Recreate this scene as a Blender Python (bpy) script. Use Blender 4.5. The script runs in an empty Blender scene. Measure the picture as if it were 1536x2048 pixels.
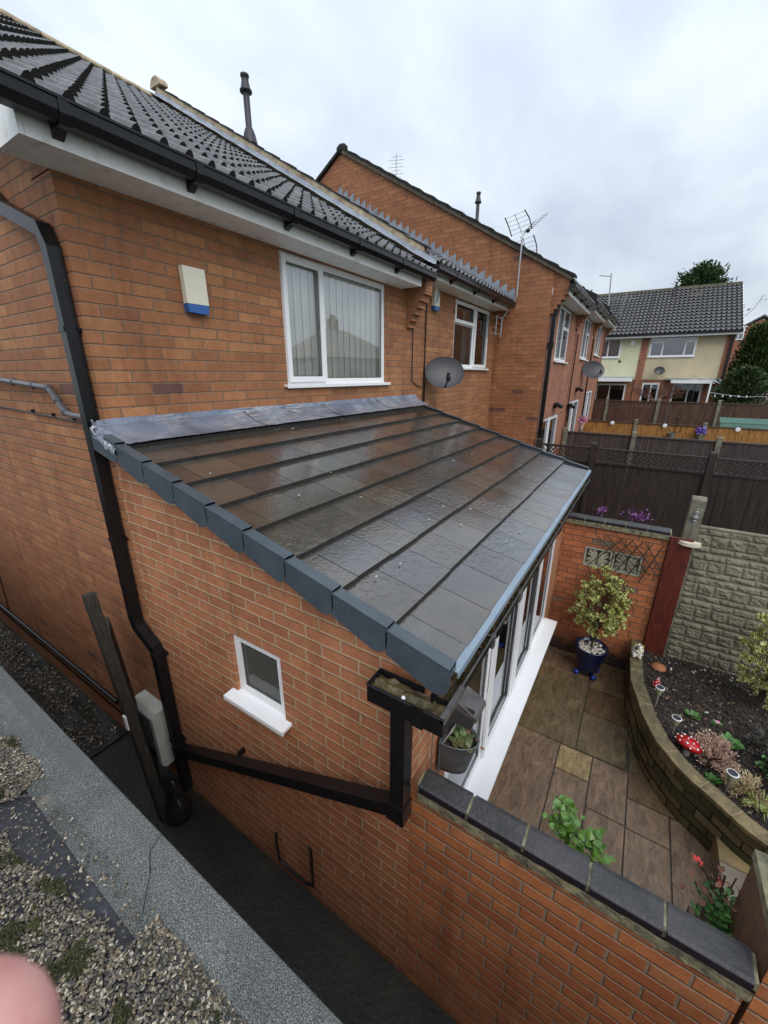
import bpy, bmesh, math, random
from mathutils import Vector, Matrix, noise
R = random.Random(7)
rad = math.radians
sc = bpy.context.scene
COL = sc.collection
# ------------------------------------------------------------------ camera
cam = bpy.data.cameras.new('camera'); co = bpy.data.objects.new('camera', cam); COL.objects.link(co)
cx = Vector((0.53827156, -0.8427706, 0.00120326)); cy = Vector((-0.27235539, -0.17530222, -0.94609285)); cz = Vector((0.79755017, 0.50892716, -0.32389331))
CP = Vector((-1.22216, -2.86616, 3.4072))
m = Matrix.Identity(4)
for i, v in enumerate((cx, -cy, -cz)):
    for k in range(3): m[k][i] = v[k]
m[0][3], m[1][3], m[2][3] = CP
co.matrix_world = m
cam.sensor_fit = 'HORIZONTAL'; cam.sensor_width = 36; cam.lens = 36*799.5/1536
cam.clip_start = 0.008; cam.clip_end = 900
cam.dof.use_dof = True; cam.dof.focus_distance = 4.0; cam.dof.aperture_fstop = cam.lens/1.3
sc.camera = co
# ------------------------------------------------------------------ world: overcast sky
SUN_EL, SUN_AZ = rad(48), rad(205)
w = bpy.data.worlds.new('World'); sc.world = w; w.use_nodes = True
nt = w.node_tree; nt.nodes.clear()
def N(nt, t, **k):
    n = nt.nodes.new(t)
    for a, b in k.items():
        if a == 'i':
            for kk, vv in b.items(): n.inputs[kk].default_value = vv
        else: setattr(n, a, b)
    return n
L = lambda nt, a, b: nt.links.new(a, b)
out = N(nt, 'ShaderNodeOutputWorld'); bg = N(nt, 'ShaderNodeBackground', i={'Strength': 0.1}); bg2 = N(nt, 'ShaderNodeBackground', i={'Strength': 1.0})
sky = N(nt, 'ShaderNodeTexSky', sky_type='NISHITA'); sky.sun_disc = False; sky.sun_elevation = SUN_EL; sky.sun_rotation = SUN_AZ; sky.air_density = 1.5; sky.dust_density = 3
L(nt, sky.outputs[0], bg.inputs[0])
tc = N(nt, 'ShaderNodeTexCoord'); sp = N(nt, 'ShaderNodeSeparateXYZ'); L(nt, tc.outputs['Generated'], sp.inputs[0])
# cloud layer projected on a dome: divide by (z+0.25)
ad = N(nt, 'ShaderNodeMath', operation='ADD', i={1: 0.28}); L(nt, sp.outputs[2], ad.inputs[0])
mx = N(nt, 'ShaderNodeMath', operation='MAXIMUM', i={1: 0.08}); L(nt, ad.outputs[0], mx.inputs[0])
vd = N(nt, 'ShaderNodeVectorMath', operation='DIVIDE'); cb = N(nt, 'ShaderNodeCombineXYZ')
for i in range(3): L(nt, mx.outputs[0], cb.inputs[i])
L(nt, tc.outputs['Generated'], vd.inputs[0]); L(nt, cb.outputs[0], vd.inputs[1])
mp = N(nt, 'ShaderNodeMapping'); mp.inputs['Rotation'].default_value = (0, 0, rad(-33)); mp.inputs['Scale'].default_value = (1.1, 1.7, 1.0); mp.inputs['Location'].default_value = (3.1, 0.7, 0)
L(nt, vd.outputs[0], mp.inputs[0])
n1 = N(nt, 'ShaderNodeTexNoise', i={'Scale': 1.5, 'Detail': 5, 'Roughness': 0.52, 'Distortion': 0.15}); L(nt, mp.outputs[0], n1.inputs['Vector'])
cr = N(nt, 'ShaderNodeValToRGB'); e = cr.color_ramp.elements
e[0].position = 0.30; e[0].color = (0.50, 0.57, 0.68, 1); e[1].position = 0.70; e[1].color = (0.76, 0.82, 0.90, 1)
q = cr.color_ramp.elements.new(0.48); q.color = (0.61, 0.68, 0.78, 1)
L(nt, n1.outputs[0], cr.inputs[0])
# overcast luminance: brighter towards the zenith
mz = N(nt, 'ShaderNodeMapRange', i={'From Min': 0.0, 'From Max': 1.0, 'To Min': .98, 'To Max': 1.75}); L(nt, sp.outputs[2], mz.inputs['Value'])
vm = N(nt, 'ShaderNodeVectorMath', operation='SCALE'); L(nt, cr.outputs[0], vm.inputs[0]); L(nt, mz.outputs[0], vm.inputs['Scale'])
L(nt, vm.outputs[0], bg2.inputs[0])
ms = N(nt, 'ShaderNodeMixShader', i={0: 0.9}); L(nt, bg.outputs[0], ms.inputs[1]); L(nt, bg2.outputs[0], ms.inputs[2]); L(nt, ms.outputs[0], out.inputs[0])
sl = bpy.data.lights.new('sun', 'SUN'); so = bpy.data.objects.new('sun', sl); COL.objects.link(so)
sl.energy = 1.5; sl.angle = rad(45); sl.color = (1, 0.97, 0.93)
sd = Vector((-0.42, -0.55, 0.70)).normalized()
so.rotation_euler = sd.to_track_quat('Z', 'Y').to_euler(); so.location = (-5, -8, 12)
sky.sun_elevation = math.asin(sd.z); sky.sun_rotation = math.atan2(sd.x, sd.y)
sc.view_settings.view_transform = 'Standard'; sc.view_settings.look = 'None'; sc.view_settings.gamma = 1; sc.view_settings.exposure = 0.08
sc.render.resolution_x = 768; sc.render.resolution_y = 1024
sc.render.engine = 'CYCLES'
# ------------------------------------------------------------------ materials
def mat(name):
    mt = bpy.data.materials.new(name); mt.use_nodes = True
    b = mt.node_tree.nodes['Principled BSDF']
    return mt, mt.node_tree, b
def ramp(nt, src, stops):
    r = N(nt, 'ShaderNodeValToRGB'); el = r.color_ramp.elements
    el[0].position = stops[0][0]; el[0].color = (*stops[0][1], 1)
    el[1].position = stops[-1][0]; el[1].color = (*stops[-1][1], 1)
    for p, c in stops[1:-1]:
        x = el.new(p); x.color = (*c, 1)
    L(nt, src, r.inputs[0]); return r.outputs[0]
def mathn(nt, op, a, b=None, c=None):
    n = N(nt, 'ShaderNodeMath', operation=op)
    for i, v in enumerate((a, b, c)):
        if v is None: continue
        if isinstance(v, (int, float)): n.inputs[i].default_value = v
        else: L(nt, v, n.inputs[i])
    return n.outputs[0]
def mixc(nt, f, a, b, bt='MIX'):
    n = N(nt, 'ShaderNodeMix', data_type='RGBA', blend_type=bt)
    for s, v in ((n.inputs[0], f), (n.inputs[6], a), (n.inputs[7], b)):
        if isinstance(v, (int, float)): s.default_value = v
        elif isinstance(v, tuple): s.default_value = (*v, 1)
        else: L(nt, v, s)
    return n.outputs[2]
def noi(nt, vec, scale, detail=4, rough=.55, dist=0, out=0):
    n = N(nt, 'ShaderNodeTexNoise', i={'Scale': scale, 'Detail': detail, 'Roughness': rough, 'Distortion': dist})
    if vec is not None: L(nt, vec, n.inputs['Vector'])
    return n.outputs[out]
def bump(nt, b, h, strength=.5, dist=.01):
    n = N(nt, 'ShaderNodeBump', i={'Strength': strength, 'Distance': dist}); L(nt, h, n.inputs['Height']); L(nt, n.outputs[0], b.inputs['Normal'])
def geo(nt): return N(nt, 'ShaderNodeNewGeometry').outputs['Position']
def uvn(nt): return N(nt, 'ShaderNodeUVMap').outputs[0]
MATS = {}
def simple(name, c, rough=.6, var=.15, scale=6, c2=None, bmp=0.0, bscale=60, metal=0, spec=.5, stretch=None):
    if name in MATS: return MATS[name]
    mt, nt, b = mat(name)
    p = geo(nt)
    if stretch:
        mpn = N(nt, 'ShaderNodeMapping'); mpn.inputs['Scale'].default_value = stretch; L(nt, p, mpn.inputs[0]); p = mpn.outputs[0]
    c2 = c2 or tuple(x*(1-var*2) for x in c)
    f = noi(nt, p, scale, 6, .6)
    L(nt, ramp(nt, f, [(.3, c2), (.68, c)]), b.inputs['Base Color'])
    b.inputs['Roughness'].default_value = rough; b.inputs['Metallic'].default_value = metal; b.inputs['Specular IOR Level'].default_value = spec
    if bmp: bump(nt, b, noi(nt, p, bscale, 4), bmp, .01)
    MATS[name] = mt; return mt
def brick(name, cols, mortar, mw=.010, dark=.02, darkc=(.10, .05, .05), seed=0, zo=.055, uo=0, bw=.225, bh=.075, rough=.8, bstr=.7, stain=.35, gritty=.5, stretcher=.5, foot_dark=None, wet=0):
    mt, nt, b = mat(name)
    uv = uvn(nt); pos = geo(nt)
    wob = noi(nt, pos, 26, 3, .6, 0, 1)
    wv = N(nt, 'ShaderNodeVectorMath', operation='MULTIPLY_ADD'); L(nt, wob, wv.inputs[0]); wv.inputs[1].default_value = (.006, .006, 0); L(nt, uv, wv.inputs[2])
    s = N(nt, 'ShaderNodeSeparateXYZ'); L(nt, wv.outputs[0], s.inputs[0])
    v = mathn(nt, 'DIVIDE', mathn(nt, 'SUBTRACT', s.outputs[1], zo+.003), bh)
    row = mathn(nt, 'FLOOR', v); fv = mathn(nt, 'FRACT', v)
    odd = mathn(nt, 'FLOORED_MODULO', row, 2)
    rj = N(nt, 'ShaderNodeTexWhiteNoise', noise_dimensions='1D'); L(nt, mathn(nt, 'ADD', row, seed), rj.inputs['W'])
    u = mathn(nt, 'ADD', mathn(nt, 'DIVIDE', mathn(nt, 'SUBTRACT', s.outputs[0], uo+.003), bw), mathn(nt, 'ADD', mathn(nt, 'MULTIPLY', odd, stretcher), mathn(nt, 'MULTIPLY', rj.outputs[0], .12)))
    col = mathn(nt, 'FLOOR', u); fu = mathn(nt, 'FRACT', u)
    du = mathn(nt, 'MULTIPLY', mathn(nt, 'MINIMUM', fu, mathn(nt, 'SUBTRACT', 1, fu)), bw)
    dv = mathn(nt, 'MULTIPLY', mathn(nt, 'MINIMUM', fv, mathn(nt, 'SUBTRACT', 1, fv)), bh)
    d = mathn(nt, 'MINIMUM', du, dv)
    k = N(nt, 'ShaderNodeMapRange', interpolation_type='SMOOTHSTEP', i={'From Min': mw/2-.0025, 'From Max': mw/2+.0025}); L(nt, d, k.inputs['Value'])
    cbn = N(nt, 'ShaderNodeCombineXYZ', i={2: float(seed)}); L(nt, row, cbn.inputs[0]); L(nt, col, cbn.inputs[1])
    wn = N(nt, 'ShaderNodeTexWhiteNoise', noise_dimensions='3D'); L(nt, cbn.outputs[0], wn.inputs['Vector'])
    base = ramp(nt, wn.outputs[0], [(i/(len(cols)-1), c) for i, c in enumerate(cols)])
    sc3 = N(nt, 'ShaderNodeSeparateColor'); L(nt, wn.outputs[1], sc3.inputs[0])
    isd = mathn(nt, 'LESS_THAN', sc3.outputs[1], dark)
    base = mixc(nt, mathn(nt, 'MULTIPLY', isd, .8), base, darkc)
    br = mathn(nt, 'ADD', .91, mathn(nt, 'MULTIPLY', sc3.outputs[2], .18))
    vs = N(nt, 'ShaderNodeVectorMath', operation='SCALE'); L(nt, base, vs.inputs[0]); L(nt, br, vs.inputs['Scale'])
    fine = noi(nt, pos, 160, 5, .7)
    c1 = mixc(nt, gritty, vs.outputs[0], ramp(nt, fine, [(.32, (.30, .30, .30)), (.5, (.95, .95, .95)), (.7, (1.5, 1.45, 1.35))]), 'MULTIPLY')
    blot = noi(nt, pos, 14, 5, .65)
    c1 = mixc(nt, .55, c1, ramp(nt, blot, [(.3, (.68, .64, .62)), (.68, (1.2, 1.22, 1.25))]), 'MULTIPLY')
    mcol = mixc(nt, .6, mortar, ramp(nt, noi(nt, pos, 45, 4), [(.3, (.6, .6, .6)), (.7, (1.3, 1.3, 1.3))]), 'MULTIPLY')
    c2 = mixc(nt, k.outputs[0], mcol, c1)
    spk = noi(nt, pos, 75, 2, .5); c2 = mixc(nt, ramp(nt, spk, [(.74, (0, 0, 0)), (.78, (.55, .55, .55))]), c2, (.62, .58, .50))
    st = noi(nt, pos, 1.3, 6, .6, .6)
    c2 = mixc(nt, stain, c2, ramp(nt, st, [(.34, (.58, .52, .50)), (.62, (1.1, 1.1, 1.1))]), 'MULTIPLY')
    mps = N(nt, 'ShaderNodeMapping'); mps.inputs['Scale'].default_value = (3.2, 3.2, .28); L(nt, pos, mps.inputs[0])
    c2 = mixc(nt, .55, c2, ramp(nt, noi(nt, mps.outputs[0], 1.6, 7, .65), [(.33, (.55, .52, .50)), (.47, (1, 1, 1)), (.66, (1.0, 1.0, 1.0)), (.76, (1.22, 1.22, 1.24))]), 'MULTIPLY')
    if foot_dark:  # brick and joints turn darker towards the wall foot, limit broken by noise
        spz = N(nt, 'ShaderNodeSeparateXYZ'); L(nt, pos, spz.inputs[0])
        f = N(nt, 'ShaderNodeMapRange', i={'From Min': foot_dark[0], 'From Max': foot_dark[1], 'To Min': 1, 'To Max': 0})
        L(nt, mathn(nt, 'ADD', spz.outputs[2], mathn(nt, 'MULTIPLY', noi(nt, pos, 5, 5), .4)), f.inputs['Value'])
        c2 = mixc(nt, f.outputs[0], c2, mixc(nt, k.outputs[0], (.04, .035, .025), (.06, .04, .03)))
    L(nt, c2, b.inputs['Base Color'])
    b.inputs['Roughness'].default_value = rough
    if wet:
        L(nt, ramp(nt, st, [(.35, (rough-wet,)*3), (.65, (rough,)*3)]), b.inputs['Roughness'])
    h = mathn(nt, 'ADD', mathn(nt, 'MULTIPLY', k.outputs[0], 1.0), mathn(nt, 'MULTIPLY', fine, .25))
    bump(nt, b, h, bstr, .008)
    MATS[name] = mt; return mt
M_old = brick('house brick', [(.345, .142, .062), (.395, .165, .070), (.315, .128, .058), (.44, .20, .085), (.37, .152, .066)], (.245, .155, .095), mw=.010, dark=.008, darkc=(.14, .07, .07), seed=3, stain=.25)
M_new = brick('extension brick', [(.44, .175, .080), (.49, .20, .092), (.40, .155, .072), (.46, .20, .088)], (.50, .345, .205), mw=.012, dark=.0, seed=9, uo=-.02, stain=.3, foot_dark=(-.1, .35))
M_gar = brick('garden brick', [(.48, .18, .075), (.54, .215, .085), (.43, .155, .065), (.52, .22, .10)], (.34, .26, .19), mw=.011, dark=.0, seed=17, uo=.05, rough=.5, wet=.15, stain=.4, gritty=.3, foot_dark=(-.25, .15))
M_gar2 = brick('patio side brick', [(.50, .17, .07), (.56, .20, .08), (.44, .145, .065)], (.17, .11, .075), mw=.010, dark=.03, darkc=(.2, .17, .13), seed=27, zo=.02, rough=.5, wet=.15, stain=.3, gritty=.3, foot_dark=(.16, .34))
M_nb = brick('neighbour brick', [(.36, .145, .08), (.41, .165, .09), (.33, .125, .075), (.385, .155, .082)], (.36, .23, .17), mw=.009, dark=.004, seed=33, stain=.25)
M_cg = brick('gable brick', [(.35, .135, .060), (.40, .16, .068), (.315, .12, .054), (.44, .19, .08)], (.23, .14, .085), mw=.010, dark=.006, seed=43, stain=.3)
M_stone = brick('walling stone', [(.10, .088, .04), (.18, .15, .07), (.065, .06, .03), (.30, .24, .12)], (.035, .035, .02), mw=.012, dark=.2, darkc=(.05, .055, .02), seed=51, zo=-.17, bw=.21, bh=.088, rough=.5, bstr=1.0, stain=.7, gritty=.6)
M_upvc = simple('white plastic', (.87, .88, .89), .28, .03, 3)
M_fascia = None
def fascia_mat():
    mt, nt, b = mat('weathered white fascia'); p = geo(nt)
    f = noi(nt, p, 9, 7, .7, .5); g = noi(nt, p, 60, 4, .7)
    c = ramp(nt, f, [(.28, (.55, .54, .49)), (.45, (.84, .84, .82)), (.7, (.90, .90, .89))])
    c = mixc(nt, .5, c, ramp(nt, g, [(.30, (.6, .57, .5)), (.40, (1, 1, 1))]), 'MULTIPLY')
    L(nt, c, b.inputs['Base Color']); b.inputs['Roughness'].default_value = .4
    return mt
M_fascia = fascia_mat()
def slate_mat(name, cols, spec_wet=True, uvscale=(.3, .3), rough=(.16, .34), wetrow=True):
    # uv: one unit per tile, hashed per tile
    mt, nt, b = mat(name); uv = uvn(nt); pos = geo(nt)
    s = N(nt, 'ShaderNodeSeparateXYZ'); L(nt, uv, s.inputs[0])
    fu = mathn(nt, 'FLOOR', s.outputs[0]); fv = mathn(nt, 'FLOOR', s.outputs[1])
    cbn = N(nt, 'ShaderNodeCombineXYZ'); L(nt, fu, cbn.inputs[0]); L(nt, fv, cbn.inputs[1])
    wn = N(nt, 'ShaderNodeTexWhiteNoise', noise_dimensions='3D'); L(nt, cbn.outputs[0], wn.inputs['Vector'])
    sc3 = N(nt, 'ShaderNodeSeparateColor'); L(nt, wn.outputs[1], sc3.inputs[0])
    base = ramp(nt, wn.outputs[0], [(i/(len(cols)-1), c) for i, c in enumerate(cols)])
    n1 = noi(nt, pos, 7, 7, .65, 1.0); n2 = noi(nt, pos, 55, 5, .6); n3 = noi(nt, pos, 3.0, 4, .6, .5)
    c = mixc(nt, .6, base, ramp(nt, n1, [(.3, (.55, .55, .58)), (.7, (1.35, 1.28, 1.2))]), 'MULTIPLY')
    c = mixc(nt, ramp(nt, n3, [(.56, (0, 0, 0)), (.74, (.30, .30, .30))]), c, (.16, .12, .06))
    # grime gathered at the tile's tail
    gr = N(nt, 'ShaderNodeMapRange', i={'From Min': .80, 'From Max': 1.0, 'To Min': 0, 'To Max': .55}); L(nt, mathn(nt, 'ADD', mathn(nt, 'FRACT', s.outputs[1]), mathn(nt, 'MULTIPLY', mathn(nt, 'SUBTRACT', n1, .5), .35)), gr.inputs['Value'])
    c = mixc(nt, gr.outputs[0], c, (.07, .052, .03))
    L(nt, c, b.inputs['Base Color'])
    rr = mathn(nt, 'ADD', rough[0], mathn(nt, 'MULTIPLY', mathn(nt, 'MULTIPLY', sc3.outputs[1], sc3.outputs[1]), rough[1]-rough[0]))
    rr = mathn(nt, 'ADD', rr, mathn(nt, 'MULTIPLY', mathn(nt, 'SUBTRACT', n1, .45), .25))
    L(nt, rr, b.inputs['Roughness']); b.inputs['Specular IOR Level'].default_value = .9; b.inputs['Coat Weight'].default_value = .8; b.inputs['Coat Roughness'].default_value = .13; b.inputs['Coat IOR'].default_value = 1.6
    wat = noi(nt, pos, 26, 3, .5, 1.2)
    h = mathn(nt, 'ADD', mathn(nt, 'MULTIPLY', wat, mathn(nt, 'MULTIPLY', sc3.outputs[2], .9)), mathn(nt, 'MULTIPLY', n2, .22))
    bump(nt, b, h, .42, .010); L(nt, b.inputs['Normal'].links[0].from_socket, b.inputs['Coat Normal'])
    MATS[name] = mt; return mt
M_slate = slate_mat('wet slate tile', [(.042, .038, .034), (.070, .060, .046), (.052, .043, .035), (.050, .053, .062), (.085, .075, .055), (.056, .050, .044), (.062, .050, .036)], rough=(.07, .17))
def tile_mat():
    mt, nt, b = mat('concrete roll tile'); p = geo(nt)
    a = noi(nt, p, 5, 6, .65); g = noi(nt, p, 190, 3, .7)
    c = ramp(nt, a, [(.3, (.070, .072, .076)), (.5, (.125, .128, .133)), (.72, (.20, .20, .20))])
    c = mixc(nt, .6, c, ramp(nt, g, [(.3, (.6, .6, .6)), (.72, (1.5, 1.5, 1.5))]), 'MULTIPLY')
    L(nt, c, b.inputs['Base Color']); b.inputs['Roughness'].default_value = .58
    bump(nt, b, g, .5, .005); return mt
M_tile = tile_mat()
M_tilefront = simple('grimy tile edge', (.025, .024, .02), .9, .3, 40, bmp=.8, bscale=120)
M_tile2 = simple('far roof tile', (.15, .145, .145), .45, .25, 12)
M_mortar = simple('verge mortar', (.62, .50, .33), .9, .3, 9, c2=(.24, .19, .13), bmp=.7, bscale=45)
M_lead = None
def lead_mat():
    mt, nt, b = mat('lead sheet'); p = geo(nt)
    a = noi(nt, p, 3, 6, .6, .8); mpn = N(nt, 'ShaderNodeMapping'); mpn.inputs['Scale'].default_value = (5, 34, 34); L(nt, p, mpn.inputs[0]); g = noi(nt, mpn.outputs[0], 1.6, 7, .62, 1.0)
    c = ramp(nt, a, [(.32, (.13, .145, .185)), (.5, (.23, .26, .33)), (.68, (.36, .40, .48))])
    mk = ramp(nt, noi(nt, p, 2.3, 3), [(.42, (0, 0, 0)), (.6, (1, 1, 1))]); c = mixc(nt, mixc(nt, 1.0, ramp(nt, g, [(.50, (0, 0, 0)), (.58, (.8, .8, .8))]), mk, 'MULTIPLY'), c, (.56, .54, .50))
    L(nt, c, b.inputs['Base Color']); b.inputs['Roughness'].default_value = .34; b.inputs['Metallic'].default_value = .35
    bump(nt, b, a, .3, .02); return mt
M_lead = lead_mat()
M_leadg = simple('pale lead', (.36, .40, .46), .5, .25, 6, c2=(.20, .22, .25), metal=.2, bmp=.3, bscale=20)
def verge_mat():
    mt, nt, b = mat('blue grey verge plastic'); p = geo(nt)
    c = ramp(nt, noi(nt, p, 8, 5), [(.3, (.050, .066, .080)), (.7, (.072, .092, .108))])
    v = N(nt, 'ShaderNodeTexVoronoi', i={'Scale': 95.0}); L(nt, p, v.inputs['Vector'])
    dots = ramp(nt, v.outputs['Distance'], [(.08, (1, 1, 1)), (.16, (0, 0, 0))])
    gate = ramp(nt, noi(nt, p, 40, 2), [(.42, (0, 0, 0)), (.55, (.8, .8, .8))])
    c = mixc(nt, mixc(nt, 1.0, dots, gate, 'MULTIPLY'), c, (.34, .42, .50))
    L(nt, c, b.inputs['Base Color']); b.inputs['Roughness'].default_value = .33
    return mt
M_verge = verge_mat()
M_black = simple('black pvc', (.006, .006, .007), .28, .2, 20, c2=(.011, .011, .013), spec=.35)
M_blackd = simple('dusty black pvc', (.018, .018, .02), .32, .1, 8, c2=(.06, .062, .065), bmp=.1)
M_greylip = simple('weathered grey pvc', (.13, .125, .12), .5, .2, 14, c2=(.05, .05, .05))
M_silt = simple('gutter silt', (.13, .095, .035), .5, .3, 14, c2=(.025, .02, .01), bmp=1.0, bscale=40)
M_coping = simple('blue black coping tile', (.058, .055, .060), .5, .2, 5, c2=(.012, .014, .010), bmp=.5, bscale=60)
M_bed = simple('lichen mortar', (.36, .33, .19), .85, .3, 22, c2=(.06, .055, .045), bmp=1.0, bscale=50)
M_felt = None
def felt_mat():
    mt, nt, b = mat('mineral felt'); p = geo(nt)
    g = N(nt, 'ShaderNodeTexNoise', i={'Scale': 330.0, 'Detail': 2, 'Roughness': .8}); L(nt, p, g.inputs['Vector'])
    c = ramp(nt, g.outputs[0], [(.36, (.022, .025, .024)), (.5, (.080, .088, .085)), (.66, (.29, .30, .29))])
    big = noi(nt, p, 3.2, 6, .6, .5)
    c = mixc(nt, .7, c, ramp(nt, big, [(.3, (.6, .64, .62)), (.65, (1.15, 1.12, 1.1))]), 'MULTIPLY')
    c = mixc(nt, ramp(nt, noi(nt, p, 2.3, 3), [(.66, (0, 0, 0)), (.74, (.4, .4, .4))]), c, (.34, .27, .19))
    L(nt, c, b.inputs['Base Color']); b.inputs['Roughness'].default_value = .75; bump(nt, b, g.outputs[0], .6, .004)
    return mt
M_felt = felt_mat()
M_bit = simple('bitumen', (.035, .037, .045), .5, .25, 9, bmp=.35, bscale=90)
M_conc = simple('wet concrete', (.030, .027, .018), .5, .3, 3, c2=(.008, .008, .007), bmp=.5, bscale=30)
M_soil = simple('garden soil', (.050, .036, .025), .8, .3, 12, c2=(.016, .012, .009), bmp=1.0, bscale=30)
M_grass = simple('far lawn', (.05, .08, .02), .9, .3, 3)
M_wood = simple('dark stained boards', (.048, .027, .021), .6, .3, 5, c2=(.010, .006, .005), stretch=(6, 6, .5), bmp=.3, bscale=8)
M_wood2 = simple('grey stained boards', (.085, .060, .058), .6, .25, 5, c2=(.030, .020, .020), stretch=(6, 6, .5))
M_woodo = simple('orange stained boards', (.55, .26, .055), .6, .3, 5, c2=(.14, .055, .018), stretch=(8, 8, 1.0))
M_woodb = simple('brown boards', (.12, .058, .030), .6, .3, 5, c2=(.035, .016, .010), stretch=(6, 6, .5))
M_woodg = simple('old black timber', (.05, .045, .035), .7, .3, 9, c2=(.012, .011, .009), stretch=(8, 8, 1), bmp=.6, bscale=20)
M_red = simple('red stained timber', (.16, .030, .018), .45, .25, 5, c2=(.06, .012, .009), stretch=(12, 12, 1.2))
M_cpost = simple('concrete post', (.27, .245, .175), .85, .25, 8, c2=(.09, .09, .07), bmp=.5, bscale=80)
M_alu = simple('galvanised metal', (.45, .46, .46), .4, .1, 8, metal=.8)
M_pot = simple('blue glazed pot', (.007, .016, .075), .08, .4, 6, c2=(.004, .006, .02))
M_bucket = simple('zinc bucket', (.17, .20, .21), .45, .2, 10, metal=.3)
M_peb = simple('white pebble', (.62, .58, .50), .5, .2, 25)
M_render1 = simple('lemon render', (.76, .74, .50), .8, .06, 1.5)
M_render2 = simple('buff render', (.62, .53, .35), .8, .10, 1.5)
M_pink = simple('pink boards', (.80, .42, .58), .6, .05, 2)
M_dark = simple('dark interior', (.02, .02, .02), .9, .1, 5)
M_blind = simple('pale blind fabric', (.93, .92, .86), .8, .04, 4)
M_curt = simple('grey curtain', (.5, .5, .52), .9, .1, 9)
M_bark = simple('bark', (.10, .07, .045), .9, .3, 12)
M_yst = simple('yellow sandstone', (.40, .29, .13), .55, .25, 5, c2=(.16, .115, .06), bmp=.5, bscale=25)
def glass_mat(name, tint=(.8, .85, .85), f0=.16):
    mt, nt, b = mat(name); nt.nodes.remove(b)
    o = nt.nodes['Material Output']; gl = N(nt, 'ShaderNodeBsdfGlossy', i={'Roughness': 0.0, 'Color': (.95, .97, 1, 1)}); tr = N(nt, 'ShaderNodeBsdfTransparent', i={'Color': (*tint, 1)})
    fr = N(nt, 'ShaderNodeFresnel', i={'IOR': 1.6}); f = mathn(nt, 'MINIMUM', mathn(nt, 'ADD', fr.outputs[0], f0), 1.0)
    mxs = N(nt, 'ShaderNodeMixShader'); L(nt, f, mxs.inputs[0]); L(nt, tr.outputs[0], mxs.inputs[1]); L(nt, gl.outputs[0], mxs.inputs[2]); L(nt, mxs.outputs[0], o.inputs[0])
    return mt
M_glass = glass_mat('window glass', (.98, .99, .98), f0=.15); M_glass3 = None
M_glass2 = glass_mat('dim window glass', (.55, .6, .6), .05)
def frosted():
    mt = glass_mat('obscured glass', (.7, .72, .68), .03); nt = mt.node_tree; o = nt.nodes['Material Output']; src = o.inputs[0].links[0].from_socket
    d = N(nt, 'ShaderNodeBsdfDiffuse', i={'Color': (.15, .155, .135, 1)}); m_ = N(nt, 'ShaderNodeMixShader', i={0: .5}); L(nt, src, m_.inputs[1]); L(nt, d.outputs[0], m_.inputs[2]); L(nt, m_.outputs[0], o.inputs[0]); return mt
M_glass3 = frosted()
def leaf_mat(name, g1, g2, edge=None, rough=.35):
    mt, nt, b = mat(name); uv = uvn(nt); p = geo(nt)
    c = ramp(nt, noi(nt, p, 16, 3), [(.3, g1), (.7, g2)])
    if edge:
        s = N(nt, 'ShaderNodeSeparateXYZ'); L(nt, uv, s.inputs[0])
        a = mathn(nt, 'ABSOLUTE', mathn(nt, 'SUBTRACT', s.outputs[0], .5))
        c = mixc(nt, ramp(nt, mathn(nt, 'ADD', a, mathn(nt, 'MULTIPLY', noi(nt, p, 90, 2), .1)), [(.21, (0, 0, 0)), (.28, (1, 1, 1))]), c, edge)
    L(nt, c, b.inputs['Base Color']); b.inputs['Roughness'].default_value = rough
    b.inputs['Subsurface Weight'].default_value = 0
    return mt
M_var = leaf_mat('variegated leaf', (.02, .07, .012), (.05, .13, .022), (.80, .74, .28))
M_ivy = leaf_mat('fresh green leaf', (.07, .17, .015), (.17, .30, .04))
M_prim = leaf_mat('primrose leaf', (.04, .13, .02), (.09, .24, .04))
M_con = leaf_mat('conifer foliage', (.025, .055, .015), (.075, .12, .035), rough=.7)
M_con2 = leaf_mat('green hedge foliage', (.02, .05, .012), (.07, .13, .03), rough=.7)
M_heath = leaf_mat('pink heather foliage', (.34, .19, .15), (.72, .52, .40), rough=.7)
M_dkheath = leaf_mat('grey heather foliage', (.04, .045, .035), (.12, .12, .10), rough=.7)
M_purple = leaf_mat('purple petal', (.07, .01, .10), (.34, .10, .36), rough=.5)
M_lilac = leaf_mat('lilac petal', (.16, .08, .45), (.32, .2, .7), rough=.5)
M_pinkp = leaf_mat('pink petal', (.6, .16, .34), (.8, .4, .55), rough=.5)
M_redp = leaf_mat('red petal', (.75, .04, .04), (.9, .12, .10), rough=.5)
M_brownl = leaf_mat('withered leaf', (.10, .04, .02), (.28, .12, .06), rough=.7)
M_moss = leaf_mat('moss', (.018, .022, .006), (.06, .065, .018), rough=.9)
M_cream = simple('cream plastic', (.76, .73, .58), .4, .04, 4)
M_blue = simple('blue plastic', (.03, .12, .38), .35, .1, 4)
M_bluep = simple('pale blue plastic', (.12, .42, .72), .4, .1, 4)
M_dish = simple('dish grey', (.035, .037, .042), .4, .1, 5)
M_skin = None
def skin_mat():
    mt, nt, b = mat('finger skin'); p = N(nt, 'ShaderNodeTexCoord').outputs['Object']
    L(nt, ramp(nt, noi(nt, p, 120, 3), [(.3, (.66, .27, .24)), (.5, (.80, .40, .35)), (.7, (.88, .50, .42))]), b.inputs['Base Color'])
    b.inputs['Roughness'].default_value = .5; b.inputs['Subsurface Weight'].default_value = .15; b.inputs['Subsurface Radius'].default_value = (.004, .0015, .001)
    return mt
M_skin = skin_mat()
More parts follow.
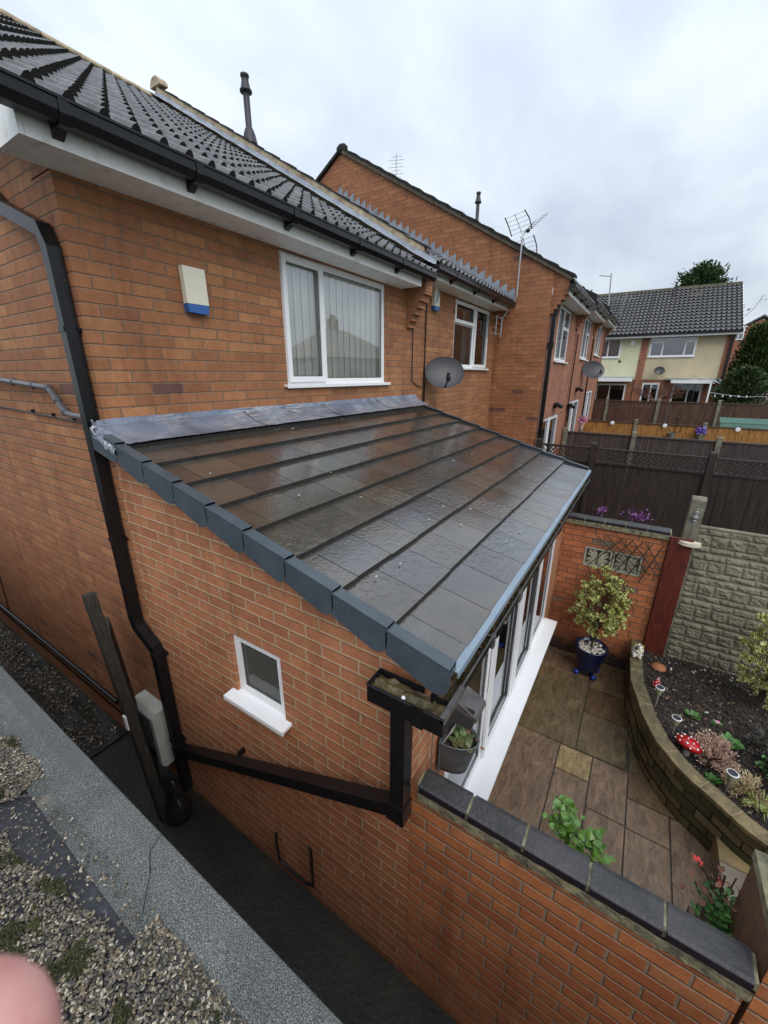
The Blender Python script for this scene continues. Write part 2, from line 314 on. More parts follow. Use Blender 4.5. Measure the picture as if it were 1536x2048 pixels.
# ------------------------------------------------------------------ mesh builder
ORG = {}
class MB:
    def __init__(s): s.v = []; s.f = []; s.m = []; s.uv = []; s.mi = 0; s.sm = []; s.smooth = False
    def face(s, pts, uv=None):
        i = len(s.v); s.v += [tuple(p) for p in pts]; s.f.append(tuple(range(i, i+len(pts)))); s.m.append(s.mi); s.uv.append(uv); s.sm.append(s.smooth)
    def add(s, vs, fs, uvs=None):
        i = len(s.v); s.v += [tuple(p) for p in vs]
        for k, f in enumerate(fs):
            s.f.append(tuple(a+i for a in f)); s.m.append(s.mi); s.uv.append(uvs[k] if uvs else None); s.sm.append(s.smooth)
    def fbox(s, F, u0, u1, v0, v1, w0, w1):
        P = [F(u, v, ww) for ww in (w0, w1) for v in (v0, v1) for u in (u0, u1)]
        s.add(P, [(0, 2, 3, 1), (4, 5, 7, 6), (0, 1, 5, 4), (2, 6, 7, 3), (0, 4, 6, 2), (1, 3, 7, 5)])
    def box(s, x0, x1, y0, y1, z0, z1): s.fbox(lambda u, v, ww: (u, v, ww), x0, x1, y0, y1, z0, z1)
    def prism(s, F, poly, w0, w1):
        n = len(poly); a = [F(u, v, w0) for u, v in poly]; b = [F(u, v, w1) for u, v in poly]
        s.add(a+b, [tuple(range(n))[::-1], tuple(range(n, 2*n))]+[(i, (i+1) % n, (i+1) % n+n, i+n) for i in range(n)])
    def tube(s, path, r, n=8, cap=True, sq=None):
        path = [Vector(p) for p in path]; rings = []
        rr = r if isinstance(r, (list, tuple)) else [r]*len(path)
        up = None
        for i, p in enumerate(path):
            d = (path[min(i+1, len(path)-1)]-path[max(i-1, 0)]).normalized()
            if up is None:
                up = Vector((0, 0, 1)) if abs(d.z) < .9 else Vector((1, 0, 0))
            a = d.cross(up).normalized(); b_ = a.cross(d).normalized(); up = b_
            if sq:
                # square section; scale for mitre
                k = 1.0
                if 0 < i < len(path)-1:
                    c = (path[i]-path[i-1]).normalized().dot((path[i+1]-path[i]).normalized()); k = 1/max(.5, math.sqrt((1+c)/2))
                rings.append([p+a*(sq[0]*x)+b_*(sq[1]*y)*k for x, y in ((-1, -1), (1, -1), (1, 1), (-1, 1))])
            else: rings.append([p+a*math.cos(t)*rr[i]+b_*math.sin(t)*rr[i] for t in [2*math.pi*j/n for j in range(n)]])
        if sq: n = 4
        vs = [q for g in rings for q in g]; fs = []
        for i in range(len(rings)-1):
            for j in range(n): fs.append((i*n+j, i*n+(j+1) % n, (i+1)*n+(j+1) % n, (i+1)*n+j))
        if cap: fs += [tuple(range(n))[::-1], tuple(range((len(rings)-1)*n, len(rings)*n))]
        s.add(vs, fs)
    def lathe(s, prof, c=(0, 0, 0), n=24, M=None):
        vs = []; fs = []
        for r, z in prof:
            for j in range(n):
                t = 2*math.pi*j/n; q = Vector((r*math.cos(t), r*math.sin(t), z))
                if M: q = M @ q
                vs.append(q+Vector(c))
        for i in range(len(prof)-1):
            for j in range(n): fs.append((i*n+j, i*n+(j+1) % n, (i+1)*n+(j+1) % n, (i+1)*n+j))
        s.add(vs, fs)
    def grid(s, F, nu, nv, uv=None):
        vs = [F(i/nu, j/nv) for j in range(nv+1) for i in range(nu+1)]
        fs = [(j*(nu+1)+i, j*(nu+1)+i+1, (j+1)*(nu+1)+i+1, (j+1)*(nu+1)+i) for j in range(nv) for i in range(nu)]
        s.add(vs, fs)
    def blob(s, c, r, n=10, sx=1, sy=1, sz=1, jit=0):
        vs = []; fs = []
        for i in range(n//2+1):
            ph = math.pi*i/(n//2)
            for j in range(n):
                t = 2*math.pi*j/n; k = 1+jit*(R.random()-.5)
                vs.append((c[0]+r*sx*k*math.sin(ph)*math.cos(t), c[1]+r*sy*k*math.sin(ph)*math.sin(t), c[2]+r*sz*k*math.cos(ph)))
        for i in range(n//2):
            for j in range(n): fs.append((i*n+j, (i+1)*n+j, (i+1)*n+(j+1) % n, i*n+(j+1) % n))
        s.add(vs, fs)
    def leaf(s, p, d, up, l, wd, fold=.15):
        d = d.normalized(); a = d.cross(up)
        if a.length < 1e-4: a = d.cross(Vector((1, .3, .2)))
        a.normalize(); nn = a.cross(d)
        P = [p, p+d*l*.35-a*wd*.5+nn*wd*fold, p+d*l*.75-a*wd*.36+nn*wd*fold*.6, p+d*l, p+d*l*.75+a*wd*.36+nn*wd*fold*.6, p+d*l*.35+a*wd*.5+nn*wd*fold, p+d*l*.45]
        uvs = {0: (.5, 0), 1: (0, .35), 2: (.1, .75), 3: (.5, 1), 4: (.9, .75), 5: (1, .35), 6: (.5, .45)}
        fs = [(0, 6, 1), (1, 6, 2), (2, 6, 3), (3, 6, 4), (4, 6, 5), (5, 6, 0)]
        s.add(P, fs, [[uvs[i] for i in f] for f in fs])
    def build(s, name, mats, parent=None, label=None):
        if not isinstance(mats, (list, tuple)): mats = [mats]
        me = bpy.data.meshes.new(name); o = bpy.data.objects.new(name, me); COL.objects.link(o)
        g = Vector((0, 0, 0))
        if parent is not None: g = ORG[parent.name]; o.parent = parent
        ORG[o.name] = g
        me.from_pydata([(a-g[0], b-g[1], c-g[2]) for a, b, c in s.v], [], s.f)
        for mm in mats: me.materials.append(mm)
        me.polygons.foreach_set('material_index', s.m); me.polygons.foreach_set('use_smooth', s.sm)
        uvl = me.uv_layers.new(name='UVMap'); k = 0; data = []
        for fi, f in enumerate(s.f):
            if s.uv[fi] is not None:
                for t in s.uv[fi]: data += [t[0], t[1]]
            else:
                a, b, c = Vector(s.v[f[0]]), Vector(s.v[f[1]]), Vector(s.v[f[2]])
                n = (b-a).cross(c-a)
                if n.length < 1e-12 and len(f) > 3: n = (Vector(s.v[f[2]])-a).cross(Vector(s.v[f[3]])-a)
                ax = max(range(3), key=lambda q: abs(n[q]))
                for i in f:
                    q = s.v[i]
                    data += [q[1], q[2]] if ax == 0 else ([q[0], q[2]] if ax == 1 else [q[0], q[1]])
        uvl.data.foreach_set('uv', data)
        me.validate(); me.update()
        if label: o['label'] = label
        return o
def thing(name, label, cat, loc=(0, 0, 0), group=None):
    o = bpy.data.objects.new(name, None); COL.objects.link(o); o.location = loc; ORG[o.name] = Vector(loc); o.empty_display_size = .1
    o['label'] = label; o['category'] = cat
    if group: o['group'] = group
    return o
def tag(o, label, cat, group=None, kind=None):
    o['label'] = label; o['category'] = cat
    if group: o['group'] = group
    if kind: o['kind'] = kind
    return o
def struct(o): o['kind'] = 'structure'; return o
def copy_thing(src, loc, label, rz=0):
    def cp(o, par):
        c = o.copy(); COL.objects.link(c); ORG[c.name] = Vector(loc)
        if par: c.parent = par
        for ch in [x for x in COL.objects if x.parent == o]: cp(ch, c)
        return c
    c = cp(src, None); c.location = loc; c['label'] = label
    if rz: c.rotation_euler = (0, 0, rz)
    return c
# frames: (u, v, w) -> world ; u along, v up, w outward towards the camera side
def FY(y0): return lambda u, v, ww: (u, y0-ww, v)       # wall facing -y
def FX(x0): return lambda u, v, ww: (x0-ww, u, v)       # wall facing -x ; u = y
def wall(mb, F, u0, u1, v0, v1, th, holes=(), top=None):
    us = sorted({u0, u1, *[h[0] for h in holes], *[h[1] for h in holes]}); vs = sorted({v0, v1, *[h[2] for h in holes], *[h[3] for h in holes]})
    def solid(a, b):
        if a < 0 or b < 0 or a >= len(us)-1 or b >= len(vs)-1: return False
        cu, cv = (us[a]+us[a+1])/2, (vs[b]+vs[b+1])/2
        return not any(h[0] < cu < h[1] and h[2] < cv < h[3] for h in holes)
    for a in range(len(us)-1):
        for b in range(len(vs)-1):
            if not solid(a, b): continue
            x0, x1, y0, y1 = us[a], us[a+1], vs[b], vs[b+1]
            mb.face([F(x0, y0, 0), F(x1, y0, 0), F(x1, y1, 0), F(x0, y1, 0)]); mb.face([F(x0, y0, -th), F(x0, y1, -th), F(x1, y1, -th), F(x1, y0, -th)])
            if not solid(a-1, b): mb.face([F(x0, y0, 0), F(x0, y1, 0), F(x0, y1, -th), F(x0, y0, -th)])
            if not solid(a+1, b): mb.face([F(x1, y0, 0), F(x1, y0, -th), F(x1, y1, -th), F(x1, y1, 0)])
            if not solid(a, b-1): mb.face([F(x0, y0, 0), F(x0, y0, -th), F(x1, y0, -th), F(x1, y0, 0)])
            if not solid(a, b+1): mb.face([F(x0, y1, 0), F(x1, y1, 0), F(x1, y1, -th), F(x0, y1, -th)])
def window(parent, F, u0, u1, v0, v1, mull, sill=True, depth=.03, blind=None, trans=(), sashes=(), name='window', fr=.055, glass=None, sillout=.06, room=.5, roomm=None, st=.05):
    """frame with vertical mullions at mull; trans = [(ua, ub, v)] bars; sashes = [(ua, ub, va, vb)] raised frames"""
    w0, w1 = -depth-.036, -depth
    mb = MB()
    mb.fbox(F, u0, u0+fr, v0, v1, w0, w1); mb.fbox(F, u1-fr, u1, v0, v1, w0, w1)
    mb.fbox(F, u0+fr, u1-fr, v0, v0+fr, w0, w1); mb.fbox(F, u0+fr, u1-fr, v1-fr, v1, w0, w1)
    for u in mull: mb.fbox(F, u-.03, u+.03, v0+fr, v1-fr, w0+.004, w1-.004)
    for a, b, v in trans: mb.fbox(F, a, b, v-.03, v+.03, w0+.008, w1-.008)
    for a, b, c, d in sashes:
        t = st
        mb.fbox(F, a, a+t, c, d, w1+.002, w1+.022); mb.fbox(F, b-t, b, c, d, w1+.002, w1+.022); mb.fbox(F, a+t, b-t, c, c+t, w1+.002, w1+.022); mb.fbox(F, a+t, b-t, d-t, d, w1+.002, w1+.022)
    fo = mb.build(name, M_upvc, parent)
    g = MB(); pq = [Vector(F(a, b, w0+.018)) for a, b in ((u0+.02, v0+.02), (u1-.02, v0+.02), (u1-.02, v1-.02), (u0+.02, v1-.02))]
    if (pq[1]-pq[0]).cross(pq[2]-pq[0]).dot(Vector(F(0, 0, 1))-Vector(F(0, 0, 0))) < 0: pq.reverse()
    g.face(pq); g.build('pane', glass or M_glass, fo)
    gk = MB(); es = [u0+fr]+[q for u in mull for q in (u-.03, u+.03)]+[u1-fr]
    for a, b in zip(es[0::2], es[1::2]):
        in_s = [q for q in sashes if q[0]-.02 < a < q[1] and q[0] < b < q[1]+.02]
        wg = w1+.004 if in_s else w0+.022; a2, b2 = (in_s[0][0]+st, in_s[0][1]-st) if in_s else (a, b); c_, d_ = (in_s[0][2]+st, in_s[0][3]-st) if in_s else (v0+fr, v1-fr); t_ = .0045
        gk.fbox(F, a2, a2+t_, c_, d_, wg, wg+.003); gk.fbox(F, b2-t_, b2, c_, d_, wg, wg+.003); gk.fbox(F, a2+t_, b2-t_, c_, c_+t_, wg, wg+.003); gk.fbox(F, a2+t_, b2-t_, d_-t_, d_, wg, wg+.003)
    gk.build('gasket', M_black, fo)
    if sill:
        s_ = MB(); s_.prism(lambda a, b, c: F(c, v0+b, a), [(-depth-.06, .006), (sillout, -.002), (sillout, -.030), (sillout-.008, -.030), (sillout-.010, -.018), (-depth-.06, -.018)], u0-.05, u1+.05); s_.build('sill', M_upvc, fo)
    r = MB(); d2 = w0-room
    # room behind, closed box
    r.face([F(u0-.01, v0-.01, d2), F(u1+.01, v0-.01, d2), F(u1+.01, v1+.01, d2), F(u0-.01, v1+.01, d2)])
    for aa in ((u0+.003,), (u1-.003,)): r.face([F(aa[0], v0-.01, d2), F(aa[0], v1+.01, d2), F(aa[0], v1-.003, w0-.002), F(aa[0], v0+.003, w0-.002)])
    r.face([F(u0-.01, v0-.01, d2), F(u1+.01, v0-.01, d2), F(u1-.003, v0+.003, w0-.002), F(u0+.003, v0+.003, w0-.002)])
    r.face([F(u0-.01, v1+.01, d2), F(u1+.01, v1+.01, d2), F(u1-.003, v1-.003, w0-.002), F(u0+.003, v1-.003, w0-.002)])
    r.build('room', roomm or M_dark, fo)
    if blind:
        bm_ = MB(); n = int((u1-u0)/blind[0]); ww = (u1-u0)/n
        for i in range(n):
            a = u0+i*ww; hv = v1-blind[2]
            q_ = [(0, -.012), (.2, -.04), (.5, -.055), (.75, -.045), (.985, -.018)]; bm_.smooth = True
            bm_.add([F(a+ww*k1, vv, w0+dd) for vv in (v0+.06, hv) for k1, dd in q_], [(k1, k1+1, k1+6, k1+5) for k1 in range(4)])
        bm_.build('vertical_blind' if blind[1] is M_blind else 'curtain', blind[1], fo)
    return fo
# ------------------------------------------------------------------ ground
g = MB()
def gz(x, y): 
    a = max(0, min(1, (x-14)/10)); b = max(0, (x-26))
    return -.22+a*1.1+min(b*.06, 6)
def GF(u, v):
    x = -60+u*u*260 if False else -60+u*260; y = -90+v*150; return (x, y, gz(x, y))
g.grid(GF, 130, 30); struct(g.build('ground', M_grass))
p = MB(); p.box(-1.0, -.002, -6, .95, -.12, 0.0); struct(p.build('passage', M_conc))
p = MB(); p.grid(lambda u, v: (-1.0+u*.998, .952+v*7, .015+.02*noise.noise(Vector((u*6, v*14, 1)))), 12, 60); struct(p.build('gravel_path', M_conc))
# patio slabs
def slab_mat():
    mt, nt, b = mat('indian sandstone'); uv = uvn(nt); pos = geo(nt)
    s = N(nt, 'ShaderNodeSeparateXYZ'); L(nt, uv, s.inputs[0])
    cbn = N(nt, 'ShaderNodeCombineXYZ'); L(nt, mathn(nt, 'FLOOR', s.outputs[0]), cbn.inputs[0])
    wn = N(nt, 'ShaderNodeTexWhiteNoise', noise_dimensions='3D'); L(nt, cbn.outputs[0], wn.inputs['Vector'])
    base = ramp(nt, wn.outputs[0], [(0, (.15, .095, .047)), (.3, (.19, .135, .067)), (.5, (.205, .135, .075)), (.75, (.215, .145, .088)), (1, (.18, .115, .065))])
    fu = mathn(nt, 'FRACT', s.outputs[0])
    base = mixc(nt, mathn(nt, 'GREATER_THAN', fu, .8), base, (.36, .27, .13))
    base = mixc(nt, mathn(nt, 'MULTIPLY', mathn(nt, 'GREATER_THAN', fu, .6), mathn(nt, 'LESS_THAN', fu, .8)), base, (.24, .165, .105))
    base = mixc(nt, mathn(nt, 'MULTIPLY', mathn(nt, 'GREATER_THAN', fu, .3), mathn(nt, 'LESS_THAN', fu, .5)), base, (.165, .125, .066))
    mpn = N(nt, 'ShaderNodeMapping'); mpn.inputs['Scale'].default_value = (2.2, 7, 3); mpn.inputs['Rotation'].default_value = (0, 0, .5); L(nt, pos, mpn.inputs[0])
    n1 = noi(nt, mpn.outputs[0], 2.0, 9, .72, 1.2); n2 = noi(nt, pos, 50, 5, .7)
    c = mixc(nt, .9, base, ramp(nt, n1, [(.32, (.34, .30, .27)), (.5, (.82, .80, .78)), (.68, (1.35, 1.25, 1.15))]), 'MULTIPLY')
    vn = noi(nt, mpn.outputs[0], 3.5, 6, .6, 2.5); c = mixc(nt, ramp(nt, mathn(nt, 'ABSOLUTE', mathn(nt, 'SUBTRACT', vn, .5)), [(.0, (.7, .7, .7)), (.018, (0, 0, 0))]), c, (.03, .02, .014))
    c = mixc(nt, ramp(nt, noi(nt, pos, 4, 6, .7), [(.52, (0, 0, 0)), (.7, (.6, .6, .6))]), c, (.035, .024, .014))
    L(nt, c, b.inputs['Base Color']); L(nt, ramp(nt, noi(nt, pos, 2.5, 4), [(.35, (.14, .14, .14)), (.65, (.36, .36, .36))]), b.inputs['Roughness'])
    bump(nt, b, mathn(nt, 'ADD', n1, mathn(nt, 'MULTIPLY', n2, .3)), .75, .015)
    return mt
M_slab = slab_mat()
PZ = -.17
p = MB(); p.box(.1, 3.98, -8, -2.24, PZ-.1, PZ-.012); struct(p.build('patio', simple('patio pointing', (.075, .06, .04), .6, .3, 20)))
sl_ = MB(); k = 0
def slab(x0, x1, y0, y1, kind):
    global k
    k += 1; e = .006; off = {0: .1, 1: .9, 2: .7, 3: .4}[kind]
    x0 += e; x1 -= e; y0 += e; y1 -= e; z = PZ+R.uniform(-.0015, .0015)
    b = [(x0, y0, z), (x1, y0, z), (x1, y1, z), (x0, y1, z)]; uvq = [(k+off, 0)]*4
    sl_.face(b, uvq)
    for a, c in ((0, 1), (1, 2), (2, 3), (3, 0)): sl_.face([b[a], (b[a][0], b[a][1], z-.011), (b[c][0], b[c][1], z-.011), b[c]], uvq)
# layout measured from the photograph (x along the terrace, y out to the garden)
LAY = [(2.39, 3.52, -2.86, -2.24, 3), (3.52, 3.98, -2.86, -2.24, 2), (3.40, 3.98, -3.3, -2.86, 0), (2.97, 3.40, -3.3, -2.86, 0), (2.40, 2.97, -3.3, -2.86, 3), (2.08, 2.385, -3.02, -2.72, 1),
       (1.55, 2.08, -3.02, -2.72, 2), (1.20, 2.39, -2.72, -2.24, 2), (1.82, 2.39, -3.325, -3.02, 2), (1.25, 1.82, -3.325, -3.02, 2), (.66, 1.25, -3.325, -2.72, 2), (1.25, 1.55, -3.02, -2.72, 0), (.1, 1.2, -2.72, -2.24, 2), (.1, .66, -3.6, -2.72, 0),
       (2.11, 2.7, -3.9, -3.325, 0), (1.81, 2.11, -3.64, -3.325, 2), (1.23, 1.81, -3.64, -3.325, 2), (.66, 1.23, -3.9, -3.325, 2), (1.23, 2.11, -4.2, -3.64, 2), (.1, .66, -4.5, -3.6, 2), (.66, 1.23, -4.5, -3.9, 0), (2.7, 3.98, -4.2, -3.3, 0)]
for a in LAY: slab(*a)
struct(sl_.build('patio_paving', M_slab))
s_ = MB(); s_.grid(lambda u, v: (1.2+u*2.84, -6.5+v*3.3, .17+.03*noise.noise(Vector((u*14, v*14, 3)))+.04*v), 90, 100)
# keep only the soil behind the curved wall (outline below)
CURV = [(4.0, -3.215), (3.54, -3.215), (3.15, -3.24), (2.90, -3.302), (2.69, -3.35), (2.41, -3.459), (2.211, -3.60), (2.11, -3.70), (2.04, -3.797), (1.975, -3.876), (1.88, -3.987), (1.81, -4.114), (1.74, -4.3), (1.70, -4.6), (1.68, -5.2), (1.68, -6.4)]
def curve_y(x):
    for a, b in zip(CURV, CURV[1:]):
        if b[0] <= x <= a[0]: return a[1]+(b[1]-a[1])*(a[0]-x)/max(1e-6, a[0]-b[0])
    return -9
keep = [i for i, f in enumerate(s_.f) if sum(s_.v[j][1] for j in f)/4 < curve_y(sum(s_.v[j][0] for j in f)/4)-.07]
s_.f = [s_.f[i] for i in keep]; s_.m = [s_.m[i] for i in keep]; s_.uv = [None]*len(keep); s_.sm = [False]*len(keep)
struct(s_.build('soil_bed', M_soil))
st_ = MB(); st_.box(1.76, 2.04, -6, -3.9, PZ, .03); st_.build('step', M_yst); o = COL.objects['step']; tag(o, 'yellow sandstone step beside the curved low wall', 'step')
st_ = MB(); st_.box(.1, 1.754, -6, -3.9, PZ, .028); o = st_.build('step', simple('pink sandstone', (.27, .22, .17), .5, .2, 4, bmp=.3)); tag(o, 'greyish pink paved step in front of the pot of red geraniums', 'step')
# ------------------------------------------------------------------ roll tile roofs
def roll_roof(F, width, length, gauge=.31, pitch=.15, ns=6, lift=.014, rh=.024, mats=(None, None), nofirst=False):
    """F(a, b, c): a along eaves, b up the slope, c normal"""
    mb = MB(); nc = int(math.ceil(length/gauge)); nr = int(round(width/pitch)); n = nr*ns
    def prof(a, rh=rh):
        t = (a/pitch) % 1.0
        return rh*max(0, math.cos((t-.5)*math.pi/.42*1.0))**.8 if abs(t-.5) < .21 else -.004*math.sin((abs(t-.5)-.21)/.29*math.pi)
    for c in range(nc):
        b0 = c*gauge; b1 = min(length, b0+gauge+.01)
        jit = R.uniform(-.004, .004)
        vs = []; vs2 = []
        for i in range(n+1):
            a = width*i/n; h = prof(a, rh*1.75); tj = .003*math.sin(17.3*int(a/.3)+c*3.1)
            vs.append(F(a, b0+jit+tj, h+lift)); 
        for i in range(n+1):
            a = width*i/n; h = prof(a, rh*.6); vs.append(F(a, b1, h+.002))
        for i in range(n+1):
            a = width*i/n; vs.append(F(a, b0+jit+.002+.003*math.sin(17.3*int(a/.3)+c*3.1), -.004))
        mb.mi = 0; mb.smooth = True
        i0 = len(mb.v); mb.v += [tuple(q) for q in vs]
        for i in range(n):
            mb.f.append((i0+i, i0+i+1, i0+n+1+i+1, i0+n+1+i)); mb.m.append(0); mb.uv.append(None); mb.sm.append(False)
            mb.f.append((i0+i+1, i0+i, i0+2*n+2+i, i0+2*n+2+i+1)); mb.m.append(1); mb.uv.append(None); mb.sm.append(False)
    mb.smooth = False
    return mb
SL = .59; NL = math.sqrt(1+SL*SL)
def slopeF(x0, y0, z0): # roof facing -y, rising with +y
    return lambda a, b, c: (x0+a, y0+b/NL-c*SL/NL, z0+b*SL/NL+c/NL)
# ------------------------------------------------------------------ house A (ours)
hA = thing('brick_house', 'orange brick end terrace house nearest the camera with lean-to extension on its rear', 'house', (0, 0, 0))
mb = MB(); mb.face([(0, .25, -.1), (0, .25, 4.43+.1475), (0, 4.9, 7.32), (0, 9.8, 4.43), (0, 9.8, -.1)])
mb.build('gable_wall', M_old, hA)
mb = MB(); wall(mb, FY(0), 0, 4.0, -.1, 4.437, .25, [(1.60, 3.30, 3.32, 4.42), (.35, 3.9, 0, 2.0)]); mb.face([(0, 0, 4.43), (0, .25, 4.43), (0, .25, 4.5775)]); mb.build('rear_wall', M_old, hA)
# corbel steps at the party wall
mb = MB()
for i in range(8):
    z0 = 4.0+.075*i; mb.box(3.80+.004*(i % 2), 3.995-.003*(i % 2), -min(.045*(i+1), .27), -.001, z0, z0+.073)
mb.build('corbel', M_old, hA)
mb = roll_roof(slopeF(-.24, -.36, 4.590), 4.20, 6.12, ns=10); mb.build('roof_tiles', [M_tile, M_tilefront], hA)
mb = MB(); mb.face([(-.22, -.28, 4.60), (4.0, -.28, 4.60), (4.0, 4.9, 7.655), (-.22, 4.9, 7.655)]); mb.face([(-.22, 10.1, 4.60), (-.22, 4.9, 7.68), (4.0, 4.9, 7.68), (4.0, 10.1, 4.60)]); mb.build('roof_deck', M_tilefront, hA)
mb = MB()
for i in range(10):
    x0 = -.3+i*.43; mb.smooth = True
    pts = [(.135*math.cos(t), .10*math.sin(t)) for t in [math.pi*j/8 for j in range(9)]]
    mb.prism(lambda a, b, c: (c, 4.9+a, 7.665+b), pts, x0, x0+.43+.01*(i % 2))
mb.build('ridge', M_mortar, hA)
# fascia, soffit, gutter
mb = MB(); mb.box(-.19, 3.67, -.285, -.262, 4.43, 4.60); mb.prism(lambda a, b, c: (c, a, b), [(-.285, 4.43), (-.02, 4.43), (4.9, 7.33), (4.9, 7.6), (-.285, 4.60)], -.215, -.192); mb.build('fascia', M_fascia, hA)
mb = MB(); mb.box(-.191, 3.67, -.261, -.001, 4.432, 4.445); mb.prism(lambda a, b, c: (c, a, b), [(.001, 4.435), (4.9, 7.325), (4.9, 7.34), (.001, 4.45)], -.191, -.001); mb.build('soffit', M_fascia, hA)
def gutter(x0, x1, yb, zt, parent, nb=(), r=.056, m=None, col=M_black):
    mb = MB(); mb.smooth = False
    pr = [(-r, 0), (-r*.97, -.05), (-r*.55, -.085), (r*.55, -.085), (r*.97, -.05), (r, 0)]
    pi = [(a*.92, b*.93 if b else 0) for a, b in pr]
    for P_, q_ in ((pr, 1), (pi, -1)):
        for i in range(len(pr)-1):
            (a, b), (c, d) = P_[i], P_[i+1]
            mb.face([(x0, yb-r+a, zt+b), (x1, yb-r+a, zt+b), (x1, yb-r+c, zt+d), (x0, yb-r+c, zt+d)])
    mb.box(x0, x1, yb-2*r-.008, yb-2*r+.004, zt-.006, zt+.006)
    for xx in (x0, x1): mb.prism(lambda a, b, c: (c, yb-r+a, zt+b), pr, xx-.003, xx+.003)
    go = mb.build('gutter', col, parent)
    for xb in nb:
        bb = MB(); k_ = 1.10
        bb.prism(lambda a, b, c: (c, yb-r+a, zt+b), [(a*k_, b*k_-.002) for a, b in pr]+[(r*1.02, .003), (r*1.0, -.03), (r*.5, -.088), (-r*.5, -.088), (-r*1.0, -.05), (-r*1.02, .003)], xb-.022, xb+.022)
        bb.prism(lambda a, b, c: (c, yb+a, zt+b), [(-.001, -.125), (-.001, -.06), (-r*1.3, -.08), (-.03, -.11)], xb-.024, xb+.024)
        bb.build('bracket', col, go)
    return go
gutter(-.5, 3.84, -.287, 4.585, hA, (-.06, .62, 1.42, 2.25, 3.05), r=.058)
# square downpipe and its branch
def pipe(path, parent, name='downpipe', sq=(.034, .034), m_=M_black): 
    mb = MB(); mb.tube(path, 0, sq=sq); return mb.build(name, m_, parent)
PX = -.048
dp = pipe([(PX, .95, 4.62), (PX, .60, 4.36), (PX, .13, 4.17), (PX, .085, 4.08), (PX, .10, 1.68), (PX, .08, 1.62), (PX, -.11, 1.50), (PX, -.13, 1.42), (PX, -.13, .10)], hA)
for z in (3.66, 2.32, 1.45, .62):
    bb = MB(); yy = .10 if z > 1.6 else -.13; bb.box(PX-.038, -.001, yy-.038, yy+.038, z-.014, z+.014); bb.box(-.02, -.001, yy-.06, yy+.06, z-.01, z+.01); bb.build('pipe_bracket', M_black, dp)
mb = MB(); mb.tube([(-.05, 4.4, 3.43), (-.05, 1.5, 3.37), (-.05, .63, 3.325), (-.05, .56, 3.30), (-.05, .47, 3.21), (-.05, .40, 3.165), (-.05, .30, 3.155), (-.05, .14, 3.15)], .021, 12)
for yy, zz in ((1.2, 3.355), (.84, 3.335), (.60, 3.32), (.50, 3.245), (.415, 3.175)): mb.blob((-.05, yy, zz), .029, 12)
wp = mb.build('waste_pipe', simple('grey waste pipe', (.09, .09, .10), .18, .1, 5), hA)
mb = MB(); mb.tube([(-.012, 4.3, 3.22), (-.012, 1.7, 3.145), (-.012, .16, 3.10)], .006, 6)
for yy in (1.12, .75, .42): mb.box(-.022, -.001, yy-.01, yy+.01, 3.108+(yy-.16)*.028, 3.128+(yy-.16)*.028)
mb.build('cable', M_black, hA)
mb = MB(); mb.tube([(-.03, 5.6, .42), (-.03, .95, .42)], .02, 8); mb.tube([(-.015, 5.6, .30), (-.015, 3.9, .28), (-.015, .95, .26)], .008, 6); mb.tube([(-.012, 3.55, 1.9), (-.012, 3.9, .3)], .006, 6); mb.build('wall_pipework', M_black, hA)
window(hA, FY(0), 1.602, 3.298, 3.322, 4.418, (2.17,), sashes=((1.625, 2.155, 3.345, 4.395),), blind=(.10, M_blind, .0), sillout=.05, depth=.02)
# lead skirt between A's tiles and B's higher verge
mb = MB()
def ldF(u, v):
    y = -.34+u*5.3; pl = 4.605+SL*(y+.36); n = .010*noise.noise(Vector((y*5, v*3, 0)))
    if v < .6: k_ = v/.6; return (3.74+k_*.195+.03*(1-k_)*noise.noise(Vector((y*3, 5, 1))), y, pl+.085+.012*k_+n)
    k_ = (v-.6)/.4; return (3.935+.012*k_+n*.5, y, pl+.097+n+k_*(.045-n*.6))
mb.smooth = True; mb.grid(ldF, 120, 15); mb.build('lead_skirt', M_leadg, hA)
mb = MB(); mb.tube([(3.1, 2.3, 6.1), (3.1, 2.3, 6.16)], .1, 12)
# ------------------------------------------------------------------ house B
def neighbour(x0, x1, y0, zs, name_label, mw, dz, win, doors=(), roofg=.31, gable=None):
    h = thing('terraced_house', name_label, 'house', (x0, y0, 0), 'terraced houses beyond the end house')
    holes = [w_ for w_ in win]+[d_ for d_ in doors]
    mb = MB(); wall(mb, FY(y0), x0+.003, x1-.003, -.1, zs, .25, [tuple(a[:4]) for a in holes]); mb.build('rear_wall', mw, h)
    Fr = slopeF(x0-.0, y0-.33, zs+dz+.01); ln = 6.05
    mb = roll_roof(Fr, x1-x0+.0, ln, ns=5); mb.build('roof_tiles', [M_tile, M_tilefront], h)
    mb = MB(); F2 = slopeF(x0, y0-.30, zs+dz-.01); ra = F2(0, ln, -.01); rb = F2(x1-x0, ln, -.01); mb.face([F2(0, 0, -.01), F2(x1-x0, 0, -.01), rb, ra]); mb.face([ra, rb, (x1, ra[1]+5.2, zs+.1), (x0, ra[1]+5.2, zs+.1)]); mb.build('roof_deck', M_tilefront, h)
    mb = MB(); mb.box(x0+.04, x1-.25, y0-.285, y0-.262, zs, zs+dz-.03); mb.build('fascia', M_fascia, h)
    mb = MB(); mb.box(x0+.04, x1-.25, y0-.261, y0-.001, zs+.002, zs+.015); mb.build('soffit', M_fascia, h)
    mb = MB()
    for i in range(5): mb.box(x1-.11+.02*i-.1, x1-.004, y0-.05*(i+1), y0-.001, zs-.30+.075*i, zs-.302+.075*(i+1)); 
    mb.build('corbel', mw, h)
    gutter(x0-.08, x1-.12, y0-.287, zs+dz-.035, h, (x0+.5, x0+1.4, x0+2.3))
    return h
